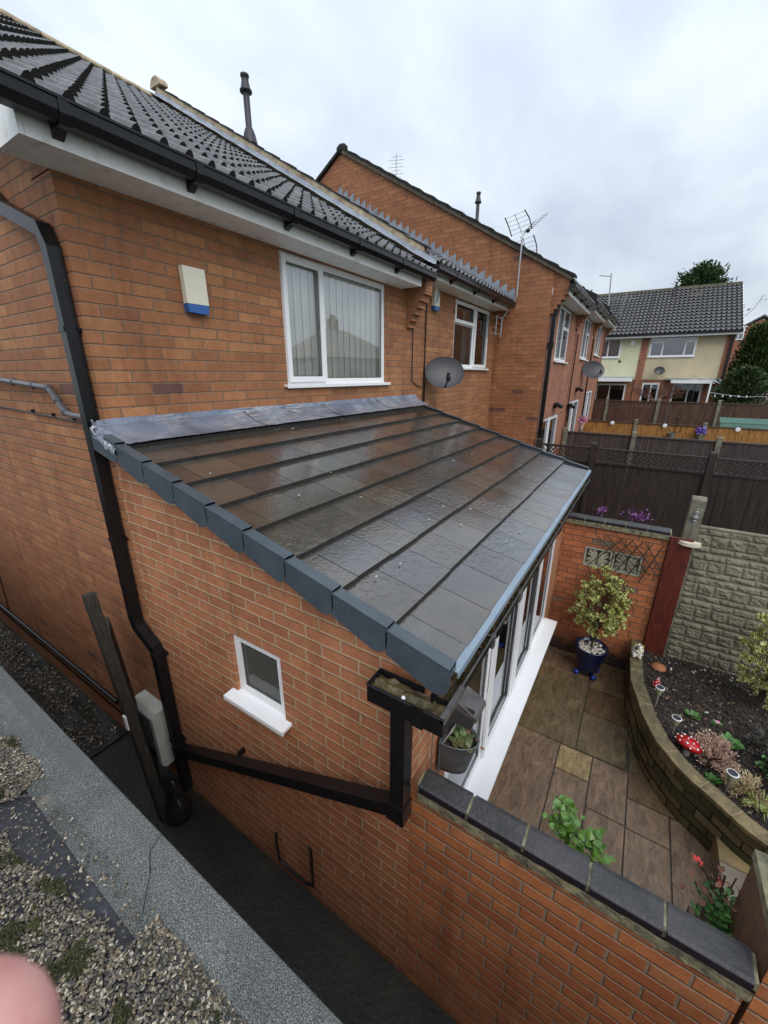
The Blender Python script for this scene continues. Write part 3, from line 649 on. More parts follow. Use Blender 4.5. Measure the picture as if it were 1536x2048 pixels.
hB = neighbour(4.0, 7.45, 0, 4.58, 'brick terraced house set back between the end house and the taller gable', M_old, .165, [(5.38, 7.05, 3.53, 4.57)], [(4.7, 6.6, .0, 2.1)])
window(hB, FY(0), 5.382, 7.048, 3.532, 4.568, (6.30,), trans=((5.44, 6.27, 4.24),), sashes=((5.40, 6.28, 4.23, 4.55), (6.33, 7.03, 3.55, 4.55)), sillout=.05, depth=.02, glass=M_glass2, roomm=simple('warm room', (.16, .12, .09), .9, .1, 3), blind=None)
mb = MB(); 
for i in range(7): mb.face([(6.1+i*.06, .16, 3.56), (6.15+i*.06, .13, 3.56), (6.15+i*.06, .13, 4.55), (6.1+i*.06, .16, 4.55)])
mb.build('curtain', M_curt, hB)
# B's verge: mortar bed, undercloak and tile ends along x = 4.2
mb = MB(); a_ = [(-.10, 4.74), (5.22, 4.74+.59*5.32), (5.22, 4.96+.59*5.32), (-.10, 4.96)]
ny = 90
for i in range(ny):
    y0 = -.16+i*5.1/ny; y1 = -.16+(i+1)*5.1/ny
    def zz(y, o): return 4.935+.59*y+o
    j0, j1 = .012*noise.noise(Vector((y0*4, 0, 0))), .012*noise.noise(Vector((y1*4, 0, 0)))
    q0, q1 = .006*noise.noise(Vector((y0*9, 3, 0))), .006*noise.noise(Vector((y1*9, 3, 0)))
    A = [(3.955+q0, y0, zz(y0, 0+j0)), (3.955+q1, y1, zz(y1, 0+j1)), (3.950+q1, y1, zz(y1, .10+j1)), (3.950+q0, y0, zz(y0, .10+j0))]
    B_ = [(4.03, a[1], a[2]) for a in A]
    mb.add(A+B_, [(0, 1, 2, 3), (3, 2, 6, 7), (0, 4, 5, 1)])
mb.face([(3.95, -.16, 4.84), (3.95, -.16, 4.935), (4.03, -.16, 4.935), (4.03, -.16, 4.84)])
mb.prism(lambda a, b, c: (c, a, b), [(-.16, 4.50), (5.0, 4.50+.59*5.16), (5.0, 4.98+.59*5.0), (-.16, 4.90)], 3.975, 3.99)
mb.build('verge_mortar', M_mortar, hB)
mb = MB(); 
for i in range(16):
    y0 = -.2+i*.315; z0 = 5.028+.59*y0
    mb.prism(lambda a, b, c: (c, y0+a, z0+b), [(0, .0), (.33, .19), (.33, .200), (0, .028)], 3.94, 4.06)
mb.build('verge_tiles', M_tilefront, hB)
mb = MB(); mb.box(3.96, 4.0, -.10, .2, 4.5, 4.80); mb.box(3.955, 4.04, -.30, -.1, 4.72, 4.78); mb.build('verge_end', M_tilefront, hB)
mb = MB(); mb.prism(lambda a, b, c: (c, 4.93+a, 7.93+b), [(.14*math.cos(t), .13*math.sin(t)) for t in [math.pi*j/8 for j in range(9)]], 3.93, 4.08); mb.build('ridge', M_mortar, hB)
# stepped lead flashing
mb = MB(); nteeth = 27
pts_lo = []; 
for i in range(nteeth):
    y0 = -.34+i*.158; 
    zt = lambda y: .59*y
    mb.prism(lambda a, b, c: (7.43-c, a, b), [(y0, zt(y0)+4.94), (y0+.158, zt(y0+.158)+4.94), (y0+.158, zt(y0+.158)+5.035), (y0+.02, zt(y0+.02)+5.185), (y0, zt(y0)+5.035)], 0, .004)
mb.build('stepped_flashing', M_leadg, hB)
mb = MB(); mb.tube([(3.97, -.015, 4.0), (3.97, -.015, 3.33), (4.10, -.015, 3.27), (4.28, -.015, 3.24)], .007, 6); mb.tube([(4.34, -.02, 4.62), (4.33, -.02, 3.32), (4.32, -.02, 3.0)], .010, 6); mb.tube([(4.36, -.02, 3.3), (4.36, -.02, 2.98)], .008, 6); mb.build('cable', M_black, hB)
# ------------------------------------------------------------------ house C, D, E
YC = -1.02
hC = neighbour(7.45, 10.7, YC, 4.80, 'brick terraced house with tall gable end facing the camera and black downpipe at its corner', M_nb, .2, [(8.35, 9.80, 3.70, 4.79)], [(7.75, 9.72, .1, 2.50)])
mb = MB(); 
GP = [(YC+.003, -.1), (9, -.1), (9, 4.9), (3.8, 8.03), (YC+.003, 5.19)]
mb.face([(7.45, a, b) for a, b in GP]); mb.face([(7.451, YC, 4.4), (7.451, YC, -.1), (7.7, YC+.25, -.1), (7.7, YC+.25, 4.4)])
for i in range(5): mb.box(7.452, 7.66, YC-.055*(i+1), YC-.001, 4.50+.075*i, 4.573+.075*i)
mb.box(7.452, 7.66, YC-.275, YC-.001, 4.875, 5.034); mb.prism(lambda a, b, c: (c, a, b), [(YC-.275, 5.035), (YC-.001, 5.035), (YC-.001, 5.20), (YC-.275, 5.045)], 7.452, 7.66)
mb.build('gable_wall', M_cg, hC)
mb = MB(); zC = lambda y: 5.055+.59*(y+1.30)
mb.prism(lambda a, b, c: (c, a, b), [(-1.33, zC(-1.33)-.02), (3.78, zC(3.78)-.03), (3.78, zC(3.78)+.07), (-1.33, zC(-1.33)+.06)], 7.40, 7.56); mb.build('verge_mortar', simple('grey verge mortar', (.14, .115, .09), .9, .3, 12, bmp=.6), hC)
mb = MB()
for i in range(16):
    y0 = -1.38+i*.315; z0 = zC(y0)+.055
    mb.prism(lambda a, b, c: (c, y0+a, z0+b), [(0, .0), (.33, .19), (.33, .215), (0, .05)], 7.385, 7.62)
for i in range(10):
    y0 = 3.75+i*.315; z0 = 8.13-.59*(y0-3.75)
    mb.prism(lambda a, b, c: (c, y0+a, z0+b), [(0, -.05), (.33, -.25), (.33, -.19), (0, .01)], 7.385, 7.62)
mb.blob((7.46, 3.78, 8.10), .15, 10, .6, 1, .7)
mb.build('verge_tiles', M_tilefront, hC)
window(hC, FY(YC), 8.352, 9.798, 3.702, 4.788, (9.0,), trans=((9.03, 9.74, 4.40),), sashes=((8.37, 8.98, 3.72, 4.77),), depth=.02, sillout=.05, blind=(.12, M_curt, .0))
window(hC, FY(YC), 7.752, 9.718, .102, 2.498, (8.75,), sashes=((8.78, 9.70, .12, 2.48),), depth=.02, sill=False, glass=M_glass2, roomm=simple('warm room2', (.10, .08, .06), .9, .1, 3), name='patio_door')
pC = pipe([(7.53, YC-.16, 4.78), (7.53, YC-.07, 4.45), (7.53, YC-.07, 3.95), (7.53, YC-.07, 0)], hC, sq=(.035, .035))
bb = MB(); bb.box(7.48, 7.58, YC-.12, YC-.02, 3.9, 4.0); bb.build('pipe_bracket', M_black, pC)
hD = neighbour(10.7, 13.95, YC-.02, 4.93, 'second brick house past the tall gable, grey satellite dish near its upper window', M_nb, .2, [(11.75, 13.2, 3.85, 4.92)], [(10.95, 12.85, .1, 2.72)])
window(hD, FY(YC-.02), 11.752, 13.198, 3.852, 4.918, (12.5,), trans=((12.53, 13.1, 4.55),), sashes=((11.77, 12.48, 3.87, 4.90),), depth=.02, sillout=.05, blind=(.12, M_curt, .0))
window(hD, FY(YC-.02), 10.952, 12.848, .102, 2.718, (11.9,), sashes=((11.93, 12.83, .12, 2.70),), depth=.02, sill=False, glass=M_glass2, name='patio_door')
hE = neighbour(13.95, 17.2, YC-.04, 5.06, 'furthest brick house in the receding terrace, beside the pale rendered houses', M_nb, .2, [(14.6, 16.05, 4.05, 5.05)], [(14.05, 15.75, .1, 2.90)])
window(hE, FY(YC-.04), 14.602, 16.048, 4.052, 5.048, (15.3,), sashes=((14.62, 15.28, 4.07, 5.03),), depth=.02, sillout=.05, blind=(.12, M_curt, .0))
window(hE, FY(YC-.04), 14.052, 15.748, .102, 2.898, (14.9,), sashes=((14.93, 15.73, .12, 2.88),), depth=.02, sill=False, glass=M_glass2, name='patio_door')
for h_, x_, z_ in ((hD, 10.7, 4.93), (hE, 13.95, 5.06)):
    mb = MB()
    for i in range(16):
        y0 = YC-.36+i*.315; z0 = z_+.30+.59*(y0-YC+.33)
        mb.prism(lambda a, b, c: (c, y0+a, z0+b), [(0, -.12), (.33, .08), (.33, .215), (0, .05)], x_-.05, x_+.12)
    mb.build('verge_tiles', M_tilefront, h_)
mb = MB(); mb.prism(lambda a, b, c: (c, YC-.04+a, b), [(0, -.1), (9, -.1), (9, 5.2), (5, 8.0), (0, 5.2)], 17.0, 17.19); mb.build('end_wall', M_nb, hE)
mb = MB(); mb.prism(lambda a, b, c: (c, YC+a, b), [(-.32, 5.0), (.3, 5.05), (.3, 5.35), (-.32, 5.12)], 17.19, 17.28); mb.build('bargeboard', M_fascia, hE)
for xx, hh, zt in ((11.0, hC, 4.8), (14.2, hD, 4.9)):
    pipe([(xx-.25, YC-.05, zt-.4), (xx-.25, YC-.05, .3)], hh, 'cable', sq=(.012, .012))
# roof flues and vents
def flue(x, y, z, label, s=1.0):
    t = thing('roof_flue', label, 'flue', (x, y, z), 'flue pipes on the roofs')
    mb = MB(); mb.smooth = True
    mb.lathe([(.11*s, -.12), (.085*s, .02), (.06*s, .10), (.045*s, .12), (.045*s, .42*s+.1)], (x, y, z), 16); mb.build('pipe', simple('flue plastic', (.035, .033, .04), .5, .1, 6), t)
    mb = MB(); mb.smooth = True; h = .42*s+.1
    mb.lathe([(.045*s, h), (.085*s, h), (.085*s, h+.03), (.07*s, h+.05), (.05*s, h+.15), (.05*s, h+.20), (.06*s, h+.205), (.06*s, h+.24), (.045*s, h+.245), (0, h+.25)], (x, y, z), 16); mb.build('cowl', MATS['flue plastic'], t)
    return t
flue(4.95, 3.9, 7.40, 'grey flue pipe rising behind the mortared verge nearest the camera', 1.2)
flue(10.9, 1.9, 7.24, 'dark flue pipe peeping over the tall gable roof')
# ------------------------------------------------------------------ extension
ex = thing('brick_extension', 'single storey brick lean-to extension with wet slate-look roof and white patio doors', 'extension', (0, -2.24, 0))
mb = MB(); 
# side wall as sloping-top panel with window hole
SW = (-1.41, -.985, 1.50, 1.94)
def rz(y): return 3.0625+.2925*y
ys = [-2.24, SW[0], SW[1], -.003]
def sidequad(ya, yb, za, zb, zc=None, zd=None):
    mb.face([(0, ya, za), (0, yb, za), (0, yb, zd if zd is not None else zb), (0, ya, zc if zc is not None else zb)])
sidequad(ys[0], ys[1], -.1, 0, rz(ys[0])-.12, rz(ys[1])-.12); sidequad(ys[2], ys[3], -.1, 0, rz(ys[2])-.12, rz(ys[3])-.12)
sidequad(ys[1], ys[2], -.1, SW[2]); sidequad(ys[1], ys[2], SW[3], 0, rz(ys[1])-.12, rz(ys[2])-.12)
for a, b in (((SW[0], SW[2]), (SW[0], SW[3])), ((SW[1], SW[2]), (SW[1], SW[3])), ((SW[0], SW[2]), (SW[1], SW[2])), ((SW[0], SW[3]), (SW[1], SW[3]))):
    mb.face([(0, *a), (0, *b), (.25, *b), (.25, *a)])
mb.build('side_wall', M_new, ex)
mb = MB(); wall(mb, FY(-2.24), .003, 4.28, -.3, 2.27, .2, [(.42, 3.50, .50, 2.20)]); mb.face([(4.28, -2.24, -.3), (4.28, 0, -.3), (4.28, 0, 2.95), (4.28, -2.24, 2.27)]); mb.build('front_wall', M_new, ex)
window(ex, FX(0), SW[0]+.002, SW[1]-.002, SW[2]+.002, SW[3]-.002, (), depth=.02, fr=.05, sillout=.075, room=.35, glass=M_glass3, roomm=simple('pale room', (.50, .51, .46), .9, .05, 3))
mb = MB()
for i in range(160):
    p = Vector((.16+R.uniform(0, .08), R.uniform(-1.32, -1.12), 1.56+abs(R.gauss(0, .06)))); mb.leaf(p, Vector((R.uniform(-1, 1), R.uniform(-1, 1), R.uniform(0, 1))), Vector((0, 0, 1)), .03, .02)
mb.box(.12, .30, -1.35, -1.05, 1.50, 1.555)
mb.build('windowsill_plant', M_prim, ex)
# patio doors
do = window(ex, FY(-2.24), .422, 3.498, .502, 2.198, (1.18, 1.96, 2.74), depth=.004, fr=.075, sillout=.15, st=.075, sashes=((1.20, 1.94, .53, 2.17), (1.98, 2.72, .53, 2.17)), name='patio_door', room=1.8, glass=M_glass2, roomm=simple('green grey room', (.22, .25, .21), .9, .1, 3))
mb = MB()
for i in range(14): mb.face([(.50+i*.046, -2.06, .6), (.54+i*.046, -2.03, .6), (.54+i*.046, -2.03, 2.15), (.50+i*.046, -2.06, 2.15)])
mb.build('curtain', simple('sage curtain', (.40, .42, .34), .8, .1, 5), ex)
# roof tiles: 9 courses of flat tiles, uv floor = tile id
mb = MB(); RS = math.sqrt(1+.2925**2)
NC = 9; W0, W1 = -.045, 4.02; gp = .2745
for c in range(NC):
    yb = -2.412+c*gp; off = .30 if c % 2 else .15
    x = W0-off+.02; k2 = 0
    while x < W1:
        xa = max(W0, x)+.0022; xb = min(W1, x+.30)-.0022; x += .30; k2 += 1
        if xb-xa < .02: continue
        lf = .0, .016+R.uniform(-.001, .002)
        ja = R.uniform(-.002, .002); jy = R.uniform(-.003, .003)
        y0, y1 = yb+jy, min(yb+gp+.02, -.005)
        z0 = rz(y0)-.004; z1 = rz(y1)-.030
        T = [(xa, y0, z0+ja*.5), (xb, y0, z0-ja*.5), (xb, y1, z1), (xa, y1, z1)]
        B_ = [(a, b, d-.030) for a, b, d in T]
        fu0 = k2+.02; fu1 = k2+.98
        u4 = [(fu0, c+.97), (fu1, c+.97), (fu1, c+.03), (fu0, c+.03)]
        mb.mi = 0; mb.add(T, [(0, 1, 2, 3)], [u4])
        mb.mi = 1; mb.add(T+B_, [(0, 4, 5, 1)], None); mb.mi = 0
        mb.add(T+B_, [(1, 5, 6, 2), (3, 7, 4, 0)], [[(fu1, c+.97)]*4, [(fu0, c+.97)]*4])
mb.build('roof_tiles', [M_slate, M_tilefront], ex)
mb = MB(); mb.face([(-.04, -2.39, rz(-2.39)-.055), (4.0, -2.39, rz(-2.39)-.055), (4.02, -.002, rz(0)-.06), (-.04, -.002, rz(0)-.06)]); mb.build('roof_deck', M_tilefront, ex)
# the tiles carry on to the far wall end under the far verge
mb = MB()
for i in range(60):
    x_ = R.uniform(.1, 3.8); y_ = R.uniform(-2.3, -.25); k_ = R.uniform(.002, .007); mb.blob((x_, y_, rz(y_)-.008), k_*1.4, 6, R.uniform(.7, 1.8), 1, .3, .3)
mb.build('lichen_spots', M_peb, ex)
# dry verge caps, one per course, rounded tail
for c in range(NC):
    mb = MB(); y0 = -2.425+c*gp; y1 = y0+gp+(.01 if c < NC-1 else .06)
    def VF(a, b, cc): return (cc, y0+a, rz(y0+a)+.013+b-(.012*(a/gp)))
    ln = y1-y0; h = -.125; r_ = .075
    h0 = h; h = h-.012
    pts = [(0, .012), (0, h+r_)]+[(r_-r_*math.cos(t), h+r_-r_*math.sin(t)) for t in [math.pi/2*j/6 for j in range(1, 7)]]+[(ln-.003, h0+.022), (ln-.003, .012)]
    h = h0
    if c == NC-1: pts = [(0, .012), (0, h+r_)]+[(r_-r_*math.cos(t), h+r_-r_*math.sin(t)) for t in [math.pi/2*j/6 for j in range(1, 7)]]+[(ln, h+.004), (ln, .012)]
    o_ = -.004*0
    mb.prism(VF, pts, -.078-.0, -.066)
    mb.prism(VF, [(0, .014), (ln, .014), (ln, .004), (0, .004)], -.079, -.018)
    mb.prism(VF, [(0, .0145), (.012, .0145), (.012, -.028), (0, -.028)], -.066, -.019)
    if c < NC-1: mb.prism(VF, [(ln-.01, .000), (ln-.01, h+.028), (ln+.085, h+.045), (ln+.085, -.004)], -.0705, -.0625)
    mb.build('verge_cap', M_verge, ex)
mb = MB(); mb.box(-.055, -.0, -2.4, -.01, 0, 0.001)
mb = MB(); mb.prism(lambda a, b, c: (-.05+c*0+b, a, rz(a)-.11), [(-2.36, 0), (-.01, 0), (-.01, .05), (-2.36, .05)], 0, 1); 
# far verge: slim edge trim
mb = MB()
for c in range(NC):
    y0 = -2.41+c*gp
    mb.prism(lambda a, b, cc: (cc, y0+a, rz(y0+a)+b), [(0, .012), (gp, -.002), (gp, -.09), (0, -.09)], 4.02, 4.035)
    mb.prism(lambda a, b, cc: (cc, y0+a, rz(y0+a)+b), [(0, .016), (gp, .002), (gp, -.004), (0, .008)], 3.99, 4.036)
mb.build('far_verge_trim', M_verge, ex)
mb = MB(); mb.box(4.037, 4.279, -2.239, -.001, 2.2, 2.36); mb.build('wall_head', M_new, ex)
# eaves trim
mb = MB(); mb.prism(lambda a, b, c: (c, -2.405+a, rz(-2.405)+b), [(.01, -.004), (-.035, -.020), (-.037, -.045), (-.033, -.045), (-.031, -.024), (.01, -.010)], -.03, 2.5); mb.prism(lambda a, b, c: (c, -2.405+a, rz(-2.405)+b), [(.01, -.006), (-.033, -.022), (-.035, -.047), (-.031, -.047), (-.029, -.026), (.01, -.012)], 2.505, 4.03); mb.build('eaves_trim', simple('pale blue grey trim', (.24, .31, .38), .35, .1, 6), ex)
# lead flashing at the head of the lean-to
mb = MB(); mb.smooth = True
def lead(u, v):
    x = -.085+u*4.20; 
    if v < .4: y = -.006-.02*v; z = 3.142-(v/.4)*.045
    else:
        t = (v-.4)/.6; y = -.014-t*.215; z0 = rz(y)+.012; z = max(z0, 3.097-(t**.5)*.10) if t < .35 else z0
        z = z0+.040*max(0, 1-t*2.2)
    cr_ = max(0, 1-(x+.085)/.13)
    n = .004*noise.noise(Vector((x*7, v*6, 1)))+.003*noise.noise(Vector((x*31, v*15, 4)))
    n += cr_*.03*noise.noise(Vector((x*55, v*12, 2)))
    x2 = x+cr_*.02*noise.noise(Vector((v*9, 1, 1)))
    return (x2, y-abs(n)*.5, z+n+.004-cr_*.012)
mb.grid(lead, 420, 26)
def leadend(u, v):
    y = -.005-u*.235; top = lead(0, .4+.6*u) if u > 0.0 else lead(0, .4)
    return (-.085-.010*math.sin(v*3)+.012*noise.noise(Vector((u*11, v*5, 7))), y+.012*noise.noise(Vector((u*9, v*9, 8))), top[2]-v*.05+.014*v*noise.noise(Vector((u*14, 3, 3))))
mb.grid(leadend, 30, 8)
for xj in (1.02, 2.03, 3.05):
    mb.grid(lambda u, v, xj=xj: (lambda q: (xj+u*.03+v*.08*(1 if v > .3 else .3), q[1]-.002, q[2]+.006-.006*u))(lead((xj+.085)/4.2, v)), 2, 20)
mb.build('lead_flashing', M_lead, ex)
# gutter with short return round the corner
GZ = 2.215
go = gutter(-.06, 4.06, -2.345, GZ, ex, (.55, 1.4, 2.25, 3.1, 3.9), r=.044)
mb = MB(); 
x0, x1, y0, y1 = -.150, -.045, -2.44, -2.10
t = .004
mb.box(x0, x1, y0, y1, GZ-.085, GZ-.080); mb.box(x0, x0+t, y0, y1, GZ-.08, GZ+.002); mb.box(x0+t, x1, y1-t, y1, GZ-.08, GZ+.002); mb.box(x0+t, x1, y0, y0+t, GZ-.08, GZ+.002); mb.box(x1, x1+t, y0+.13, y1, GZ-.08, GZ+.002)
mb.tube([(x1, y0, GZ), (x0, y0, GZ), (x0, y1, GZ), (x1, y1, GZ)], .006, 6); mb.box(x0-.006, x0+.0, -2.36, -2.31, GZ-.09, GZ+.008); mb.build('gutter_return', M_black, go)
mb = MB(); mb.tube([(-.05, -2.434, GZ+.004), (4.05, -2.434, GZ+.004)], .006, 6); mb.box(-.15, .04, -2.446, -2.426, GZ-.02, GZ+.009); mb.box(.9, .96, -2.444, -2.426, GZ-.05, GZ+.010); mb.box(.42, .45, -2.444, -2.426, GZ-.06, GZ+.010); mb.build('gutter_lip', M_greylip, go)
mb = MB(); mb.smooth = True
mb.grid(lambda u, v: (-.145+u*4.20, -2.428+v*.08, GZ-.03+.03*noise.noise(Vector((u*90, v*3, 0)))+.01*noise.noise(Vector((u*300, v*9, 0)))), 300, 8)
mb.grid(lambda u, v: (-.145+u*.095, -2.435+v*.33, GZ-.022+.02*noise.noise(Vector((u*4, v*7, 5)))), 12, 30)
si = mb.build('silt', M_silt, go)
mb = MB()
for i in range(150):
    x = R.uniform(.1, 4.0); y = -2.395+R.uniform(-.03, .03); mb.leaf(Vector((x, y, GZ-.012+R.uniform(-.01, .012))), Vector((R.uniform(-1, 1), R.uniform(-1, 1), R.uniform(-.2, .5))), Vector((R.uniform(-.6, .6), R.uniform(-.6, .6), 1)), R.uniform(.02, .045), R.uniform(.015, .028))
mb.build('dead_leaves', leaf_mat('wet dead leaf', (.03, .018, .010), (.17, .09, .05), rough=.5), go)
# downpipe and cross pipe of the extension
ep = pipe([(-.105, -2.24, 2.13), (-.105, -2.24, 1.52)], ex, sq=(.034, .034))
pipe([(-.103, -2.225, 1.555), (-.075, -.16, .57)], ex, 'cross_pipe', sq=(.033, .034))
mb = MB(); mb.box(-.144, -.066, -2.279, -2.19, 1.50, 1.60); mb.build('elbow', M_black, ep)
mb = MB(); mb.box(-.05, -.002, -.97, -.95, .975, 1.01); mb.build('pipe_bracket', M_black, ep)
mb = MB(); mb.tube([(-.012, -1.205, .38), (-.02, -1.205, .30), (-.012, -1.207, .10), (-.012, -1.46, .095), (-.012, -1.53, .14), (-.015, -1.54, .50), (-.03, -1.54, .56)], .009, 8); mb.build('cable', M_black, ex)
mb = MB(); mb.blob((-.13, -2.26, GZ-.005), .009, 8); mb.build('bird_dropping', M_upvc, ex)
# DPC plinth shadow strip (blue brick) at the foot of the side wall
# ------------------------------------------------------------------ garden walls
M_copshade = simple('shaded black coping edge', (.022, .018, .024), .4, .2, 9)  # dark tile edge, coloured near-black to paint in shade on the upright face
def coping_tiles(mbp, F, n, L0, L1, w0, w1, zt):
    for i in range(n):
        a = L0+(L1-L0)*i/n-.006; b = L0+(L1-L0)*(i+1)/n+.006; j = R.uniform(-.002, .002)
        pr = [(w0, zt-.038), (w0+.002, zt-.006), (w0+.012, zt+.0), (w1-.02, zt+.012), (w1, zt+.006), (w1, zt-.03)]
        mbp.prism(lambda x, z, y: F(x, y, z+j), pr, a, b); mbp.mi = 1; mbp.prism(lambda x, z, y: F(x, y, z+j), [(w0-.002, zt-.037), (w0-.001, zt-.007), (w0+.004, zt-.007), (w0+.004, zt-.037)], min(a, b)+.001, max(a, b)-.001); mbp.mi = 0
def copings(parent, F, n, L0, L1, w0, w1, zt, inset=.001):
    mb = MB(); coping_tiles(mb, F, n, L0, L1, w0, w1, zt); mb.build('coping', [M_coping, M_copshade], parent)
    mb = MB()
    ng = 60
    for i in range(ng):
        a = L0+(L1-L0)*i/ng; b = L0+(L1-L0)*(i+1)/ng; k1 = .006*noise.noise(Vector((a*17, 2, 0))); k2 = .006*noise.noise(Vector((b*17, 2, 0)))
        P = [F(w0+inset+k1, a, zt-.095), F(w0+inset+k2, b, zt-.095), F(w0+inset-.004+k2, b, zt-.037), F(w0+inset-.004+k1, a, zt-.037)]
        mb.face(P); Q = [F(w1-.014, a, zt-.095), F(w1-.014, b, zt-.095), F(w1-.012, b, zt-.031), F(w1-.012, a, zt-.031)]; mb.face(Q)
        mb.face([P[0], P[1], Q[1], Q[0]])
    for y_ in (L0, L1): mb.face([F(w0+inset, y_, zt-.095), F(w1-.014, y_, zt-.095), F(w1-.014, y_, zt-.034), F(w0+inset, y_, zt-.034)])
    # joints
    for i in range(n+1):
        a = L0+(L1-L0)*i/n; fn = [F(w0+.006, a-.006, zt-.04), F(w0+.006, a+.006, zt-.04), F(w0+.009, a+.006, zt-.005), F(w0+.009, a-.006, zt-.005)]; mb.face(fn); mb.face([fn[3], fn[2], F(w1-.01, a+.006, zt+.003), F(w1-.01, a-.006, zt+.003)])
    mb.build('mortar_bed', M_bed, parent)
    mb = MB(); mb.fbox(lambda u, v, ww: F(u, v, ww), w0+.008, w1-.01, min(L0, L1), max(L0, L1), zt-.108, zt-.0955); mb.build('creasing_tile', simple('red creasing tile', (.13, .035, .022), .6, .2, 9), parent)
gw = thing('garden_wall', 'orange brick wall with dark coping running out from the near corner of the extension', 'wall', (0, -2.9, 0))
Fn = lambda x, y, z: (x, y, z)
mb = MB(); mb.box(.002, .052, -3.462, -2.242, -.2, 1.541); mb.build('brickwork', M_gar, gw)
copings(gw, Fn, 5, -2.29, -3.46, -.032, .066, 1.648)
gw2 = thing('garden_wall', 'taller end of the brick wall stepping up at the right edge of the picture', 'wall', (0, -4.5, 0))
mb = MB(); mb.box(.0, .30, -6, -3.475, -.2, 1.76); mb.build('brickwork', simple('brown weathered brick end', (.17, .08, .045), .5, .3, 9, c2=(.07, .03, .018), stretch=(3, 3, 1)), gw2)
mb = MB(); mb.box(-.004, -.001, -6, -3.476, -.2, 1.76); mb.build('outer_skin', M_gar, gw2)
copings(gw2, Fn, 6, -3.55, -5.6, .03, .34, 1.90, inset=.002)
mb = MB(); mb.box(-.008, .31, -6, -3.47, 1.762, 1.80); mb.build('mortar_top', M_bed, gw2)
fw = thing('garden_wall', 'orange brick wall across the far side of the patio with trellis and pierced block', 'wall', (3.98, -2.8, 0))
mb = MB(); wall(mb, FX(3.98), -3.33, -2.242, -.3, 1.66, .1, [(-3.145, -2.52, 1.14, 1.41)]); mb.build('brickwork', M_gar2, fw)
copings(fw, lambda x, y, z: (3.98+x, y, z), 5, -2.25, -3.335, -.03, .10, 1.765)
# pierced screen block: two square units of petals
mb = MB(); F = lambda a, b, c: (3.985-c, a, b)
for u0 in (-2.52-.305, -2.52-.615):
    v0 = 1.145; s = .255; w_ = .30
    fbx = lambda a, b, c, d: mb.fbox(F, a, b, c, d, -.06, .012)
    fbx(u0, u0+w_, v0, v0+.018); fbx(u0, u0+w_, v0+s-.018, v0+s); fbx(u0, u0+.02, v0+.018, v0+s-.018); fbx(u0+w_-.02, u0+w_, v0+.018, v0+s-.018)
    cx_, cz_ = u0+w_/2, v0+s/2
    for sx in (-1, 1):
        for sz in (-1, 1):
            for ang in (-.38, 0, .38):
                a0 = math.atan2(sz*s, sx*w_)+ang; d = Vector((math.cos(a0), math.sin(a0))); n_ = Vector((-d.y, d.x)); ln = .135 if ang == 0 else .12
                pts = [(cx_+d.x*t*ln+n_.x*ww, cz_+d.y*t*ln+n_.y*ww) for t, ww in ((.08, .0), (.45, .016), (1, .006), (1, -.006), (.45, -.016))]
                mb.prism(F, pts, -.05, .008+abs(ang)*.003)
mb.build('pierced_block', simple('pale concrete block', (.46, .43, .33), .85, .15, 12), fw)
tr_ = thing('trellis', 'brown expanding willow trellis fixed on the patio wall behind the shrub', 'trellis', (3.93, -2.8, 1.2))
mb = MB()
for i in range(5):
    a = i*.13; mb.tube([(3.945, -2.60-a, 1.60), (3.945, -2.80-a*.6-.28, 1.20)], .006, 5); mb.tube([(3.93, -2.62-a*1.0, 1.22-.03*i), (3.93, -2.70-a*.75-.20, 1.60)], .006, 5)
for i in range(4): mb.tube([(3.93, -2.58-i*.12, 1.18-i*.02), (3.94, -2.80-i*.12, .72)], .006, 5); mb.tube([(3.945, -2.95-i*.05, 1.15-i*.1), (3.945, -2.66-i*.1, .70+.03*i)], .006, 5)
mb.build('slats', M_woodg, tr_)
mb = MB(); mb.box(3.93, 3.96, -3.545, -3.34, .12, 1.72); mb.box(3.961, 4.06, -3.36, -3.331, .1, 1.70); o = mb.build('timber_board', M_red); tag(o, 'dark red stained upright board between the brick wall and the concrete post', 'board')
def cpost(x, y, z0, z1, w_=.11, parent=None, name='post', m_=None, cap=True):
    mb = MB(); mb.box(x, x+w_, y-w_/2, y+w_/2, z0, z1)
    if cap: mb.prism(lambda a, b, c: (x+a, c, z1+b), [(0, .001), (w_, .001), (w_*.7, .03), (w_*.3, .03)], y-w_/2, y+w_/2)
    return mb.build(name, m_ or M_cpost, parent)
cf = thing('concrete_fence', 'stone effect concrete panel fence behind the flower bed, grey post at its left', 'fence', (4.1, -4.5, 0))
cpost(4.08, -3.52, 0, 2.13, .13, cf)
cpost(4.08, -5.45, 0, 2.13, .13, cf)
# rusticated panels: 6 planks of .30, blocks modelled in relief
mb = MB(); yl, yr = -3.59, -5.40; rows = 6; rh_ = .29
hb = {}
def stone_h(u, v):
    c = int(v/rh_); fv = v/rh_-c
    # three sub-courses of irregular blocks
    r = random.Random(c*7 % 13+100); 
    t = fv; band = 0 if t < .27 else (1 if t < .72 else 2); vb = [(0.04, .27), (.27, .72), (.72, .98)][band]
    wds = [.21, .15, .19][band]; sh = [.05, 0, .09][band]+.03*(c % 2)
    k_ = (u+sh)/wds; fu = k_-math.floor(k_); 
    du = min(fu, 1-fu)*wds; dv = min(t-vb[0], vb[1]-t)*rh_
    if dv < 0: return -.004
    e = min(du, dv)
    n = noise.noise(Vector((u*14, v*14, 0)))+.6*noise.noise(Vector((u*38, v*38, 3)))
    return min(1, e/.022)*(.016+.013*n)
nu, nv = 300, 260
mb.smooth = False
def PF(u, v):
    a = (yl-yr)*u; b = rows*rh_*v; return (4.115-stone_h(a, b), yl-a, .0+1.83-rows*rh_+b)
